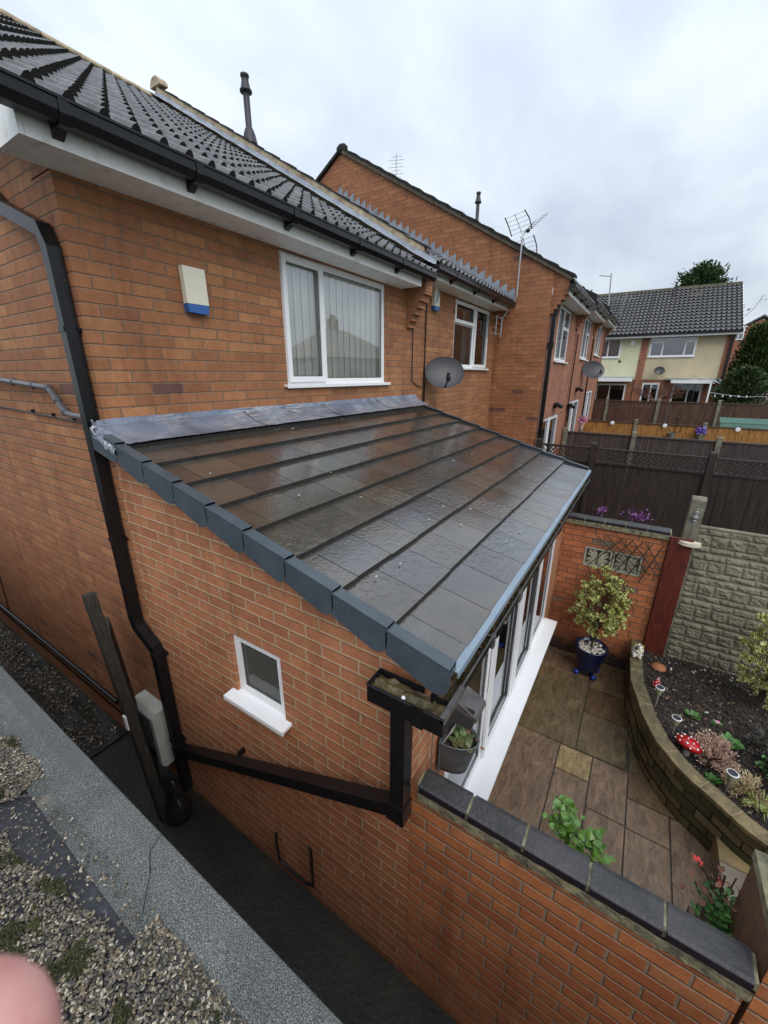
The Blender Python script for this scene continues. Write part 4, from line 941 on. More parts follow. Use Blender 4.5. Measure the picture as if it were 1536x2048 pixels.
mb.grid(PF, nu, nv); mb.box(4.10, 4.15, yr, yl, 1.825, 1.845); mb.box(4.12, 4.16, yr, yl, -.1, 1.82)
mb.build('panel', simple('buff concrete panel', (.285, .25, .17), .8, .2, 5, c2=(.14, .125, .09), bmp=.5, bscale=70), cf)
# ornament shelf: pale slice of stone on the post
mb = MB(); mb.smooth = False
pts = [(.10*math.cos(t)*(1+.1*math.sin(3*t)), .055*math.sin(t)) for t in [2*math.pi*j/14 for j in range(14)]]
mb.prism(lambda a, b, c: (3.93+b, -3.515+a, 1.66+c), pts, 0, .04); o = mb.build('birdbath_stone', simple('cream stone', (.75, .68, .52), .7, .1, 9)); tag(o, 'small cream stone dish fixed on the grey concrete post', 'dish')
mb = MB()
for z, s in ((2.03, .012), (2.00, .022), (1.97, .015), (1.94, .028), (1.90, .02), (1.87, .012)): mb.blob((4.065, -3.52, z), s, 8, .3, 1, .8)
mb.tube([(4.065, -3.52, 2.05), (4.065, -3.52, 1.72)], .003, 5); o = mb.build('wall_ornament', M_alu); tag(o, 'tarnished metal ornament hanging on the concrete post above the cream dish', 'ornament')
# curved stone retaining wall
rw = thing('retaining_wall', 'low curved mossy stone wall edging the raised flower bed', 'wall', (2.8, -3.4, 0))
def offs(pts, d):
    o = []
    for i, p in enumerate(pts):
        a = Vector(pts[max(0, i-1)]); b = Vector(pts[min(len(pts)-1, i+1)]); t = (b-a).normalized(); n = Vector((-t.y, t.x)); 
        o.append((p[0]+n.x*d, p[1]+n.y*d))
    return o
# refine curve
cv = []
for a, b in zip(CURV, CURV[1:]):
    for j in range(6): cv.append((a[0]+(b[0]-a[0])*j/6, a[1]+(b[1]-a[1])*j/6))
inn = offs(cv, .115); inn_in = offs(cv, .10)
mb = MB(); dist = 0
for i in range(len(cv)-1):
    a, b = cv[i], cv[i+1]; d = math.dist(a, b)
    for r0 in range(5):
        z0 = PZ+r0*.088; z1 = z0+.088; k1 = .008*(r0 % 2)+.006*noise.noise(Vector((dist*6, r0*3, 0)))
        P = [(a[0]+0, a[1]-k1, z0), (b[0], b[1]-k1, z0), (b[0], b[1]-k1, z1), (a[0], a[1]-k1, z1)]
        mb.face(P, [(dist, z0), (dist+d, z0), (dist+d, z1), (dist, z1)])
    a2, b2 = inn_in[i], inn_in[i+1]; mb.face([(*a2, 0), (*b2, 0), (*b2, PZ+.44), (*a2, PZ+.44)]); mb.face([(*a, PZ+.44), (*b, PZ+.44), (*b2, PZ+.44), (*a2, PZ+.44)])
    dist += d
mb.build('stonework', M_stone, rw)
def cap_mat():
    mt, nt, b = mat('mossy sandstone coping'); p_ = geo(nt); s = N(nt, 'ShaderNodeSeparateXYZ'); L(nt, p_, s.inputs[0])
    c = ramp(nt, noi(nt, p_, 10, 7, .7, .5), [(.3, (.06, .05, .03)), (.5, (.22, .16, .07)), (.7, (.40, .29, .13))])
    f = N(nt, 'ShaderNodeMapRange', i={'From Min': 1.9, 'From Max': 3.2, 'To Min': 0.0, 'To Max': .85}); L(nt, mathn(nt, 'ADD', s.outputs[0], mathn(nt, 'MULTIPLY', noi(nt, p_, 7, 5), .8)), f.inputs['Value'])
    c = mixc(nt, f.outputs[0], c, ramp(nt, noi(nt, p_, 20, 5), [(.35, (.05, .045, .03)), (.65, (.14, .12, .06))]))
    L(nt, c, b.inputs['Base Color']); b.inputs['Roughness'].default_value = .5; bump(nt, b, noi(nt, p_, 40, 5), .5, .01); return mt
mb = MB(); out_ = offs(cv, -.006)
seg = [0, 9, 20, 33, 45, 57, 66, 74, 80, len(cv)-1]
for s0, s1 in zip(seg, seg[1:]):
    vs = []; n_ = s1-s0+1
    for i in range(s0, s1+1):
        t = .003 if i == s0 else (-.003 if i == s1 else 0)
        for (q, z) in ((out_[i], PZ+.442), (out_[i], PZ+.475), (inn[i], PZ+.478), (inn[i], PZ+.442)):
            nx = cv[min(i+1, len(cv)-1)]; tt = Vector((nx[0]-cv[i][0], nx[1]-cv[i][1])).normalized() if i < len(cv)-1 else Vector((0, -1))
            vs.append((q[0]+tt.x*t, q[1]+tt.y*t, z))
    fs = []
    for i in range(n_-1):
        for j in range(4): fs.append((i*4+j, i*4+(j+1) % 4, (i+1)*4+(j+1) % 4, (i+1)*4+j))
    fs += [(0, 1, 2, 3), tuple((n_-1)*4+j for j in (3, 2, 1, 0))]
    mb.add(vs, fs)
mb.build('coping', cap_mat(), rw)
mb = MB()
for q in seg[1:-1]:
    a, b = out_[q], inn[q]; d_ = (Vector((b[0]-a[0], b[1]-a[1])).normalized()); t_ = Vector((-d_.y, d_.x))*.006
    z_ = PZ+.4795
    mb.face([(a[0]-t_.x, a[1]-t_.y, z_), (a[0]+t_.x, a[1]+t_.y, z_), (b[0]+t_.x, b[1]+t_.y, z_), (b[0]-t_.x, b[1]-t_.y, z_)])
mb.build('pointing', simple('sandy pointing', (.34, .25, .15), .8, .2, 20), rw)
# ------------------------------------------------------------------ fences between the gardens
def fence(label, x, y0, zb, zt, posts, board, pm, lat=0, rail=None, capr=True, step=.14):
    f = thing('garden_fence', label, 'fence', (x, y0, zb), 'fences dividing the gardens')
    for i, yp in enumerate(posts):
        cpost(x-.05, yp, zb, zt+.07, .10, f, 'post', pm, cap=True)
    for a, b in zip(posts, posts[1:]):
        mb = MB(); y = a-.05; zz = zt-lat
        while y > b+.05:
            y2 = max(y-step, b+.05)
            mb.box(x+.012*(int(y*100) % 2)+.005, x+.03, y2+.004, y, zb, zz-.04); y -= step
        mb.build('board_panel', board, f)
        mb = MB(); mb.box(x-.015, x+.045, b+.05, a-.05, zt-.035, zt)
        if lat: mb.box(x-.015, x+.045, b+.05, a-.05, zz-.04, zz)
        mb.build('rail', rail or board, f)
        if lat:
            mb = MB(); h = lat-.035; y = a-.05
            while y > b+.05-h:
                for s in (1, -1):
                    p0, p1 = (y, zz), (y-h, zt-.035)
                    if s < 0: p0, p1 = (y, zt-.035), (y-h, zz)
                    ya, yb_ = max(p1[0], b+.05), min(p0[0], a-.05)
                    if ya < yb_:
                        za = p0[1]+(p1[1]-p0[1])*(p0[0]-yb_)/h; zb2 = p0[1]+(p1[1]-p0[1])*(p0[0]-ya)/h
                        xx = x+.008*s
                        mb.add([(xx, yb_, za-.012), (xx, yb_, za+.012), (xx, ya, zb2+.012), (xx, ya, zb2-.012), (xx+.007, yb_, za-.012), (xx+.007, yb_, za+.012), (xx+.007, ya, zb2+.012), (xx+.007, ya, zb2-.012)], [(0, 3, 2, 1), (4, 5, 6, 7), (1, 2, 6, 5), (0, 4, 7, 3)])
                y -= .085
            mb.build('lattice', board, f)
    return f
fence('dark brown fence with lattice top nearest the patio wall', 7.45, -1.1, -.2, 2.09, (-1.12, -2.14, -3.96, -5.8, -7.6), M_wood, M_wood, lat=.26)
fence('plain grey brown board fence with concrete posts, behind the lattice topped fence', 10.7, -1.1, -.2, 1.98, (-1.12, -2.72, -4.40, -6.2, -8.0), M_wood2, M_cpost)
fence('orange stained board fence with round white lights along its rail', 13.95, -1.1, 0, 2.0, (-1.12, -2.66, -4.4, -6.1, -8.0), M_woodo, M_cpost, rail=M_woodb)
fence('tall brown board fence with concrete posts just below the pale rendered houses', 17.3, -.6, .3, 2.50, (-.55, -1.50, -3.2, -4.98, -6.75, -8.5), M_woodb, M_cpost)
for i, (yy, nm) in enumerate(((-2.0, 'leftmost'), (-3.42, 'middle'), (-5.15, 'rightmost'))):
    mb = MB(); mb.lathe([(0, .03), (.05, .028), (.06, .01), (.06, 0)], (13.90, yy, 1.95), 16, Matrix.Rotation(rad(-90), 4, 'Y').to_3x3()); o = mb.build('fence_light', M_upvc); tag(o, f'small round white light, {nm} of three on the orange fence', 'light', 'round lights on the orange fence')
# ------------------------------------------------------------------ rendered houses across the end
XH = 24.0
def rend(y0, y1, m_, label, wins, doors, grp='pale rendered houses'):
    h = thing('rendered_house', label, 'house', (XH, y0, .9), grp)
    mb = MB(); wall(mb, FX(XH), y1, y0, 3.20, 5.27, .25, [tuple(w_[:4]) for w_ in wins]); mb.build('render_panel', m_, h)
    mb = MB(); wall(mb, FX(XH+.03), y1, y0, .6, 3.199, .25, [tuple(d[:4]) for d in doors]); mb.build('ground_floor_wall', M_nb, h)
    mb = MB(); mb.box(XH-.03, XH+.3, y1-.30, y1, .6, 5.27); mb.build('brick_pier', M_nb, h)
    for w_ in wins: window(h, FX(XH), w_[0]+.002, w_[1]-.002, w_[2]+.002, w_[3]-.002, w_[4], trans=w_[5], sillout=.06, depth=.0, blind=(.2, M_curt, 0) if w_[6] else None, fr=.07)
    for d in doors: window(h, FX(XH+.03), d[0]+.002, d[1]-.002, d[2]+.002, d[3]-.002, d[4], sillout=.03, depth=.0, fr=.08, name='patio_door', glass=M_glass2)
    return h
hy = rend(-.2+2.2, -2.08, M_render1, 'lemon yellow rendered house left of the buff one, small white alarm by its window', [(-1.20, .6, 4.28, 5.18, (-.62, 0), ((-.2, .5, 4.93),), True)], [(-1.75, -.35, 1.0, 3.0, (-1.0,))])
hb_ = rend(-2.38, -5.40, M_render2, 'buff rendered house at the right end of the pale pair, wide white upper window', [(-4.32, -2.46, 4.28, 5.22, (-3.90, -3.0), ((-4.25, -3.93, 4.95), (-2.97, -2.55, 4.95)), False)], [(-3.2, -2.45, 1.9, 3.05, (-2.85,)), (-4.95, -3.75, 1.0, 3.08, (-4.4,))])
mb = MB(); mb.box(XH-.9, XH, -2.0, 2, 3.22, 3.34); mb.build('canopy', M_leadg, hy); mb = MB(); mb.box(XH-.93, XH-.9, -2.0, 2, 3.12, 3.30); mb.build('canopy_fascia', M_upvc, hy)
mb = MB(); mb.box(XH-.9, XH, -5.5, -3.4, 3.20, 3.28); mb.build('canopy', simple('peeling canopy', (.6, .6, .6), .6, .4, 3), hb_); mb = MB(); mb.box(XH-.93, XH-.9, -5.5, -3.6, 3.06, 3.20); mb.build('canopy_fascia', M_upvc, hb_)
def xslopeF(x0, y0, z0, sl): 
    nl = math.sqrt(1+sl*sl); return lambda a, b, c: (x0+b/nl-c*sl/nl, y0-a, z0+b*sl/nl+c/nl)
for h_, ya, yb_ in ((hy, 2.6, -2.1), (hb_, -2.1, -5.85)):
    mb = roll_roof(xslopeF(XH-.4, ya, 5.32, .58), ya-yb_, 5.1, gauge=.34, pitch=.19, ns=4, rh=.05, lift=.045); mb.build('roof_tiles', [M_tile2, M_tilefront], h_)
    mb = MB(); mb.face([(XH-.35, ya, 5.27), (XH+4, ya, 7.8), (XH+4, yb_, 7.8), (XH-.35, yb_, 5.27)]); mb.face([(XH+8, ya, 5.3), (XH+4, ya, 7.84), (XH+4, yb_, 7.84), (XH+8, yb_, 5.3)]); mb.build('roof_deck', M_tilefront, h_)
    mb = MB(); mb.box(XH-.43, XH-.36, yb_, ya, 5.16, 5.28); mb.build('fascia', M_upvc, h_)
    mb = MB(); mb.box(XH-.50, XH-.431, yb_, ya, 5.24, 5.33); mb.build('gutter', M_black, h_)
    mb = MB(); mb.tube([(XH+4, ya, 7.82), (XH+4, yb_, 7.82)], .13, 8); mb.build('ridge', simple('mossy ridge', (.12, .11, .06), .9, .3, 3), h_)
mb = MB(); mb.prism(lambda a, b, c: (a, c, b), [(XH-.4, 5.18), (XH-.4, 5.30), (XH+4, 7.86), (XH+8.3, 5.35), (XH+8.3, 5.2), (XH+4, 7.72)], -5.88, -5.84); mb.build('bargeboard', M_upvc, hb_)
mb = MB(); mb.prism(lambda a, b, c: (a, c, b), [(XH+.05, .6), (XH+.05, 5.2), (XH+4, 7.7), (XH+8, 5.2), (XH+8, .6)], -5.69, -5.45); mb.build('gable_wall', M_nb, hb_)
pipe([(XH-.1, -5.6, 5.2), (XH-.1, -5.6, 1)], hb_, sq=(.05, .05))
mb = MB(); mb.box(XH-.08, XH, -1.75, -1.6, 4.83, 5.08); o = mb.build('alarm_box', M_upvc); tag(o, 'tiny white alarm box on the lemon yellow rendered house', 'alarm box')
mb = MB(); mb.box(XH-.03, XH, -1.30, -1.2, 4.05, 4.15); mb.build('vent', M_black, hy)
flue(XH+3.2, -3.05, 7.35, 'thin black flue standing on the pale houses’ tiled roof'.replace('’', ''), .9)
flue(XH+3.4, 1.05, 7.5, 'short black flue at the left end of the pale houses roof', .7)
mb = MB(); mb.lathe([(.05, 0), (.05, .22), (0, .22)], (XH+3.5, -3.9, 7.5), 10); mb.box(XH+3.1, XH+3.7, -4.25, -3.6, 7.32, 7.5); o = mb.build('roof_vent', M_cpost); tag(o, 'short pale vent pipe with grey patch, right of the thin black flue', 'vent')
# alarm boxes
def alarm(loc, label, deco=False):
    t = thing('alarm_box', label, 'alarm box', loc, 'alarm boxes on the rear walls'); x, y, z = loc
    mb = MB(); mb.prism(lambda a, b, c: (x+a, y-c, z+b), [(-.085, .14), (.085, .14), (.088, -.09), (-.08, -.09)], .012, .055); mb.box(x-.075, x+.075, y-.012, y-.001, z-.12, z+.12); mb.build('cover', M_cream, t)
    mb = MB(); mb.prism(lambda a, b, c: (x+a, y-c, z+b), [(-.08, -.092), (.088, -.092), (.082, -.15), (-.07, -.145)], .0, .054); mb.build('strobe', M_blue, t)
    if deco:
        mb = MB(); F = lambda a, b, c: (x+a, y-.0565, z+b)
        for q in range(6): aa = -.05+.02*q; mb.face([F(aa, -.07+.03*q, 0), F(aa+.035, -.06+.03*q, 0), F(aa+.03, -.01+.03*q, 0), F(aa+.0, -.03+.03*q, 0)])
        mb.build('emblem', M_bluep, t)
    return t
alarm((.73, -.0, 3.97), 'plain cream alarm box with blue base on the wall left of the large window')
alarm((4.60, -.0, 4.44), 'cream alarm box with pale blue emblem, beside the corbelled brickwork', True)
# satellite dishes
def dish(loc, r, az, label, tilt=22, asp=.82):
    t = thing('satellite_dish', label, 'satellite dish', loc, 'satellite dishes'); c = Vector(loc)
    d = Vector((math.cos(az), math.sin(az), math.tan(rad(tilt)))).normalized()
    sx_ = Vector((0, 0, 1)).cross(d).normalized(); sy_ = d.cross(sx_); M = Matrix((sx_, sy_*asp, d)).transposed()
    mb = MB(); mb.smooth = True; mb.lathe([(r*k/8, .16*r*(k/8)**2) for k in range(9)]+[(r*1.01, .165*r), (r, .14*r)]+[(r*k/8, .16*r*(k/8)**2-.008) for k in range(7, -1, -1)], c, 36, M); mb.build('reflector', M_dish, t)
    lo = M @ Vector((0, 1, 0)); lo = -lo if lo.z > 0 else lo
    rim = c+lo*r*.98+d*.15*r; f = c+d*r*.95+lo*r*.75
    mb = MB(); mb.tube([c+lo*r*.6-d*.01, rim, f], .011, 6); mb.build('feed_arm', M_black, t)
    mb = MB(); mb.blob(tuple(f), .035, 10, 1, 1, 1.5); mb.blob(tuple(f+Vector((0, 0, .05))), .028, 10); mb.build('receiver', M_black, t)
    mb = MB(); mb.tube([c-d*.01, c-d*.08, Vector((c.x-.10, loc[1]+.20, c.z))], .014, 8); mb.box(c.x-.14, c.x-.06, loc[1]+.19, loc[1]+.215, c.z-.07, c.z+.07); mb.build('bracket', M_black, t)
    return t
dish((4.50, -.26, 3.43), .285, rad(216), 'large dark grey satellite dish on the orange wall just beyond the lean-to roof')
dish((12.7, -1.30, 3.55), .36, rad(222), 'dark grey satellite dish high on the far receding terrace wall', asp=.72)
dish((XH-.35, -3.05, 3.62), .24, rad(200), 'pale grey satellite dish on the buff rendered wall', 15)
# aerials
def bars(mb, c, d, n, sp, ln, ax, r=.004, taper=0):
    for i in range(n):
        p = c+d*(i*sp); l = ln*(1-taper*i/n); mb.tube([p-ax*l/2, p+ax*l/2], r, 5)
a1 = thing('tv_aerial', 'large TV aerial with four mesh reflector panels on a bent pole by the gable', 'aerial', (7.3, -.35, 4.2), 'television aerials')
mb = MB(); mb.tube([(7.30, -.16, 4.12), (7.30, -.17, 4.46), (7.33, -.27, 4.62), (7.33, -.36, 4.74), (7.33, -.40, 4.82), (7.33, -.40, 5.78)], .018, 8); mb.build('mast', M_alu, a1)
mb = MB(); mb.tube([(7.30, -.16, 4.20), (7.30, -.16, 4.48)], .014, 6); 
for z in (4.16, 4.46): mb.box(7.0, 7.32, -.17, -.14, z-.012, z+.012)
mb.box(6.985, 7.015, -.012, -.002, 4.10, 4.52); mb.tube([(7.0, -.01, 4.16), (7.0, -.155, 4.16)], .011, 6); mb.tube([(7.0, -.01, 4.46), (7.0, -.155, 4.46)], .011, 6); mb.tube([(7.0, -.155, 4.14), (7.0, -.155, 4.48)], .012, 6); mb.build('bracket', M_alu, a1)
mb = MB(); c = Vector((7.33, -.40, 5.82)); fwd = Vector((.75, -.35, .62)).normalized(); side = Vector((-.3, -.85, .05)).normalized(); up = side.cross(fwd); up = up if up.z > 0 else -up
mb.tube([c-fwd*.06, c+fwd*.75], .010, 6); bars(mb, c+fwd*.18, fwd, 8, .075, .20, side, .004, .35); bars(mb, c+fwd*.16+up*.03, fwd, 3, .06, .28, (side+up*.5).normalized(), .003); mb.build('boom', M_alu, a1)
for sgn in (1, -1):
    mb = MB(); base = c+up*sgn*.03; e_ = (up*sgn*.9-fwd*.25*(.4)).normalized()
    for i in range(5): p = base+e_*(.04+i*.075); mb.tube([p-side*.21, p+side*.21], .0035, 5)
    mb.tube([base+side*.0, base+e_*.36], .006, 5); mb.build('reflector', M_alu, a1)
    for q in (-1, 1):
        mb = MB(); mb.tube([base+side*q*.21+e_*.02, base+side*q*.215+e_*.2+fwd*.02, base+side*q*.20+e_*.36], .010, 5); mb.build('reflector_edge', M_black, a1)
mb = MB(); mb.blob(tuple(c+fwd*.16), .045, 8, 1, 1, .8); mb.build('junction_box', M_black, a1)
a2 = thing('tv_aerial', 'upright comb shaped TV aerial on the skyline above the tall gable', 'aerial', (9.5, 3.6, 7.9), 'television aerials')
mb = MB(); mb.tube([(9.5, 3.62, 7.7), (9.5, 3.62, 8.72)], .012, 6)
for i in range(8): 
    z = 8.16+i*.072; l = .20 if i % 2 == 0 else .13; mb.tube([(9.5-.25*l, 3.62+l, z), (9.5+.25*l, 3.62-l, z-.02)], .005, 5)
mb.tube([(9.5, 3.62, 8.25), (9.7, 3.3, 7.95)], .003, 4); mb.build('array', M_alu, a2)
a3 = thing('tv_aerial', 'tall thin mast with short bar at the end of the receding terrace', 'aerial', (17.0, -.95, 5.2), 'television aerials')
mb = MB(); mb.tube([(17.05, -1.1, 4.6), (17.05, -.93, 6.9)], .022, 6); mb.tube([(17.05, -.95, 6.80), (17.0, -.55, 6.86)], .02, 6); mb.build('mast', M_alu, a3)
a4 = thing('tv_aerial', 'spindly TV aerial on a curved arm beyond the right gable of the buff house', 'aerial', (XH+2, -6, 6), 'television aerials')
mb = MB(); mb.tube([(XH+2, -5.8, 6.15), (XH+2, -6.1, 6.15), (XH+2, -6.3, 6.4), (XH+2, -6.55, 7.0)], .014, 5); mb.tube([(XH+2, -6.45, 6.78), (XH+2, -7.25, 6.72)], .01, 5)
for i in range(5): mb.tube([(XH+1.9, -6.5-.15*i, 6.6), (XH+2.1, -6.5-.15*i, 6.98)], .006, 4)
mb.build('mast', M_alu, a4)
a5 = thing('tv_aerial', 'small wire aerial standing on the tiles of the lemon yellow house', 'aerial', (XH+1.5, -.7, 6.2), 'television aerials')
mb = MB(); mb.tube([(XH+1.6, -.7, 6.2), (XH+1.6, -.9, 7.5)], .014, 5); mb.tube([(XH+1.6, -.2, 7.3), (XH+1.6, -1.4, 7.2)], .008, 4)
for i in range(5): mb.tube([(XH+1.5, -.3-.2*i, 7.05), (XH+1.7, -.35-.2*i, 7.5)], .005, 4)
mb.build('mast', M_alu, a5)
# floodlights
def flood(loc, label):
    t = thing('floodlight', label, 'light', loc, 'black wall floodlights'); x, y, z = loc
    mb = MB(); mb.prism(lambda a, b, c: (x+c, y+a, z+b), [(-.20, .02), (-.05, .10), (-.03, .04), (-.18, -.04)], -.14, .14); mb.build('lamp_head', M_black, t)
    mb = MB(); mb.box(x-.03, x+.03, y-.06, y, z-.04, z+.06); mb.build('bracket', M_black, t)
flood((9.05, YC, 2.72), 'black floodlight above the first patio door past the tall gable')
flood((11.9, YC-.02, 3.0), 'small black floodlight between the second and third patio doors')
flood((10.85, YC-.02, 2.6), 'small black floodlight by the corner of the second patio door')
# ------------------------------------------------------------------ gas meter, gate post, bin ornament
gm = thing('meter_box', 'grey white gas meter box on the wall behind the downpipe', 'meter box', (-.08, .2, .5))
mb = MB(); mb.prism(lambda a, b, c: (-a, c, b), [(.0, .28), (.10, .28), (.13, .31), (.13, .80), (.10, .835), (0, .84)], .02, .36); mb.build('case', simple('meter plastic', (.55, .56, .52), .5, .1, 8), gm)
mb = MB(); mb.box(-.137, -.131, .05, .33, .33, .79); mb.build('door', simple('grey meter door', (.15, .155, .16), .5, .2, 8), gm)
mb = MB(); mb.box(-.139, -.1375, .07, .22, .36, .44); mb.build('label_recess', M_black, gm)
gt = thing('side_gate', 'old black timber gate post with an added leaf darkening the passage', 'gate', (-.27, -.1, 0))
mb = MB(); mb.tube([(-.27, -.17, 0), (-.31, .04, 2.03)], 0, sq=(.032, .032)); mb.build('post', M_woodg, gt)
mb = MB(); F = lambda a, b, c: (-.232+a*.35+c*.9-.025*b, -.09+a*.85-c*.35+.08*b, b); mb.fbox(F, 0, .42, .05, 1.62, -.012, .016); mb.build('leaf', M_woodg, gt)  # leaf added to darken the shadowed gap between post and wall
mb = MB(); mb.box(-.335, -.325, -.09, -.05, .95, 1.07); mb.build('latch', M_upvc, gt)
gn = thing('garden_ornament', 'wet black figure ornament standing in the dark passage', 'ornament', (-.19, -.22, 0))
mb = MB(); mb.smooth = True; mb.lathe([(0, 0), (.085, .01), (.10, .08), (.085, .17), (.06, .22), (.035, .245), (.05, .275), (.05, .32), (.03, .36), (.018, .39), (0, .40)], (-.19, -.24, 0), 20); mb.build('body', simple('glossy dark glaze', (.02, .02, .022), .15, .3, 15), gn)
# ------------------------------------------------------------------ garage with felt roof
ga = thing('flat_roof_garage', 'flat felt and gravel garage roof in the bottom left foreground', 'garage', (-1.5, -1.5, 0))
mb = MB(); mb.box(-3.6, -.93, -6, 6.5, -.1, 2.03); mb.build('walls', M_old, ga)
def gr_edge(y): return -.965+.02*noise.noise(Vector((y*3, 0, 0)))+.035*noise.noise(Vector((y*1.1, 7, 0)))
mb = MB(); mb.smooth = True
mb.grid(lambda u, v: ((-1.05+u*.162, -5+v*11, 2.066+.034*min(1, max(0, (u-.30)/.35))+.002*noise.noise(Vector((u*3, v*40, 0))))), 30, 500)
mb.prism(lambda a, b, c: (a, c, b), [(-.889, 2.1), (-.885, 2.094), (-.885, 2.02), (-.90, 2.02), (-.90, 2.098)], -5, 6); mb.build('felt_edge', M_felt, ga)
mb = MB(); mb.grid(lambda u, v: (-3.6+u*2.62, -5+v*11, 2.063+.006*noise.noise(Vector((u*9, v*40, 0)))), 40, 120); mb.build('felt_sheet', M_bit, ga)
# felt lap lines
mb = MB(); mb.tube([(-.886, -1.86, 2.1015), (-.93, -1.875, 2.1015), (-.96, -1.93, 2.0985), (-1.02, -2.0, 2.09)], .0016, 4); mb.build('felt_seam', M_bit, ga)
# loose chippings on the roof (stuff) and moss
def chips(name, n, reg, zf, rmin, rmax, cols, label):
    mb = MB()
    for i in range(n):
        q = reg()
        if q is None: continue
        x, y = q; r = R.uniform(rmin, rmax); z = zf(x, y)+r*.2; a = R.uniform(0, 6.28); ca, sa = math.cos(a), math.sin(a); sx, sy, sz = R.uniform(.8, 1.5), R.uniform(.6, 1), R.uniform(.4, .8)
        tx, ty = R.uniform(-.6, .6), R.uniform(-.6, .6)
        base = [(1, 0, 0), (.3, .9, .1), (-.8, .5, 0), (-.8, -.5, .1), (.3, -.9, 0), (.1, .05, 1), (0, 0, -1)]
        vs = []
        for (u, v, w_) in base:
            u *= r*sx*R.uniform(.8, 1.2); v *= r*sy*R.uniform(.8, 1.2); w_ = w_*r*sz+u*tx+v*ty
            vs.append((x+u*ca-v*sa, y+u*sa+v*ca, z+w_))
        mb.mi = R.choices(range(len(cols)), [c[1] for c in cols])[0]
        mb.add(vs, [(0, 1, 5), (1, 2, 5), (2, 3, 5), (3, 4, 5), (4, 0, 5), (1, 0, 6), (2, 1, 6), (3, 2, 6), (4, 3, 6), (0, 4, 6)])
    o = mb.build(name, [c[0] for c in cols]); tag(o, label, 'gravel', kind='stuff'); return o
MC = [(simple('chip buff', (.25, .20, .125), .6, .1, 50), 4), (simple('chip grey', (.15, .135, .115), .6, .1, 50), 4), (simple('chip pale', (.46, .41, .32), .6, .05, 50), 2), (simple('chip brown', (.13, .095, .06), .6, .1, 50), 4), (simple('chip dark', (.05, .045, .038), .6, .1, 50), 6)]
def patch(x, y):
    return noise.noise(Vector((x*3.3+4, y*2.2, 1)))+.45*noise.noise(Vector((x*9, y*9, 5)))
def bare(x, y):
    # bare bitumen patch next to the felt edge
    cxx = x+1.045+.05*math.sin(y*4)
    return abs(cxx) < .085+.03*noise.noise(Vector((x*12, y*8, 0))) and -2.02 < y < -1.30+.1*noise.noise(Vector((x*9, 2, 0)))
def reg_near():
    y = R.uniform(-2.7, -.4); x = R.uniform(-1.42, -.95)
    e = gr_edge(y)-.03+.05*noise.noise(Vector((x*5, y*6, 2)))
    if x > e:
        if R.random() > .012: return None
    if bare(x, y) and R.random() > .10: return None
    if patch(x, y) < -.32 and R.random() > .45: return None
    return x, y
chips('roof_chippings', 62000, reg_near, lambda x, y: 2.070+R.uniform(0, .006), .0022, .0050, MC, 'loose buff and grey stone chippings over the garage roof')
def reg_far():
    y = R.uniform(1.0, 5.5); x = R.uniform(-.95, -.03)
    if noise.noise(Vector((x*3, y*2, 9))) < -.1 and R.random() > .3: return None
    return x, y
chips('path_gravel', 9000, reg_far, lambda x, y: .03, .006, .013, MC, 'sparse dirty gravel on the passage floor at the foot of the gable')
mb = MB(); nm_ = 0
while nm_ < 24000:
    y = R.uniform(-2.6, -.5); x = R.uniform(-1.42, -1.0)
    f_ = noise.noise(Vector((x*13, y*10, 7)))+.5*noise.noise(Vector((x*34, y*30, 3)))
    if f_ < .30 or x > gr_edge(y)-.02 or (bare(x, y) and R.random() > .05): nm_ += .02; continue
    nm_ += 1; pp = Vector((x, y, 2.074+min(.014, (f_-.30)*.05)*R.random())); mb.leaf(pp, Vector((R.uniform(-1, 1), R.uniform(-1, 1), R.uniform(.2, 1.2))), Vector((0, 0, 1)), R.uniform(.004, .008), .004)
o = mb.build('roof_moss', M_moss); tag(o, 'dark green moss cushions among the roof chippings', 'moss', kind='stuff')
# ------------------------------------------------------------------ plants and garden things
def rosette(mb, p, n, l, wd, up=Vector((0, 0, 1)), spread=.8):
    for i in range(n):
        a = i*2.399+R.uniform(-.2, .2); t = R.uniform(.25, 1)*spread
        x_ = up.orthogonal().normalized(); y_ = up.cross(x_); d = up*(1-t*.6)+(x_*math.cos(a)+y_*math.sin(a))*t
        mb.leaf(p, d, up, l*R.uniform(.8, 1.15), wd, .1)
bp_ = (3.66, -2.80)
pt = thing('plant_pot', 'glazed dark blue pot with variegated shrub and white pebbles, on small blue feet', 'plant pot', (bp_[0], bp_[1], PZ))
mb = MB(); mb.smooth = True; mb.lathe([(0, .05), (.105, .05), (.125, .10), (.155, .22), (.175, .34), (.178, .38), (.19, .385), (.192, .41), (.18, .42), (.168, .41), (.165, .36), (0, .355)], (bp_[0], bp_[1], PZ), 40); mb.build('bowl', M_pot, pt)
for a in (2.2, 3.9, .4, 5.3):
    mb = MB(); mb.smooth = True; mb.blob((bp_[0]+.12*math.cos(a)*1.1, bp_[1]+.13*math.sin(a), PZ+.03), .034, 12); mb.build('pot_foot', simple('bright blue glaze', (.01, .06, .42), .08, .3, 5), pt)
mb = MB(); mb.smooth = True
for i in range(75):
    a = R.uniform(0, 6.28); q = .14*math.sqrt(R.random()); mb.blob((bp_[0]+q*math.cos(a), bp_[1]+q*math.sin(a), PZ+.37+R.uniform(0, .02)), R.uniform(.014, .028), 8, R.uniform(.8, 1.3), 1, .7, .15)
mb.build('pebbles', M_peb, pt)
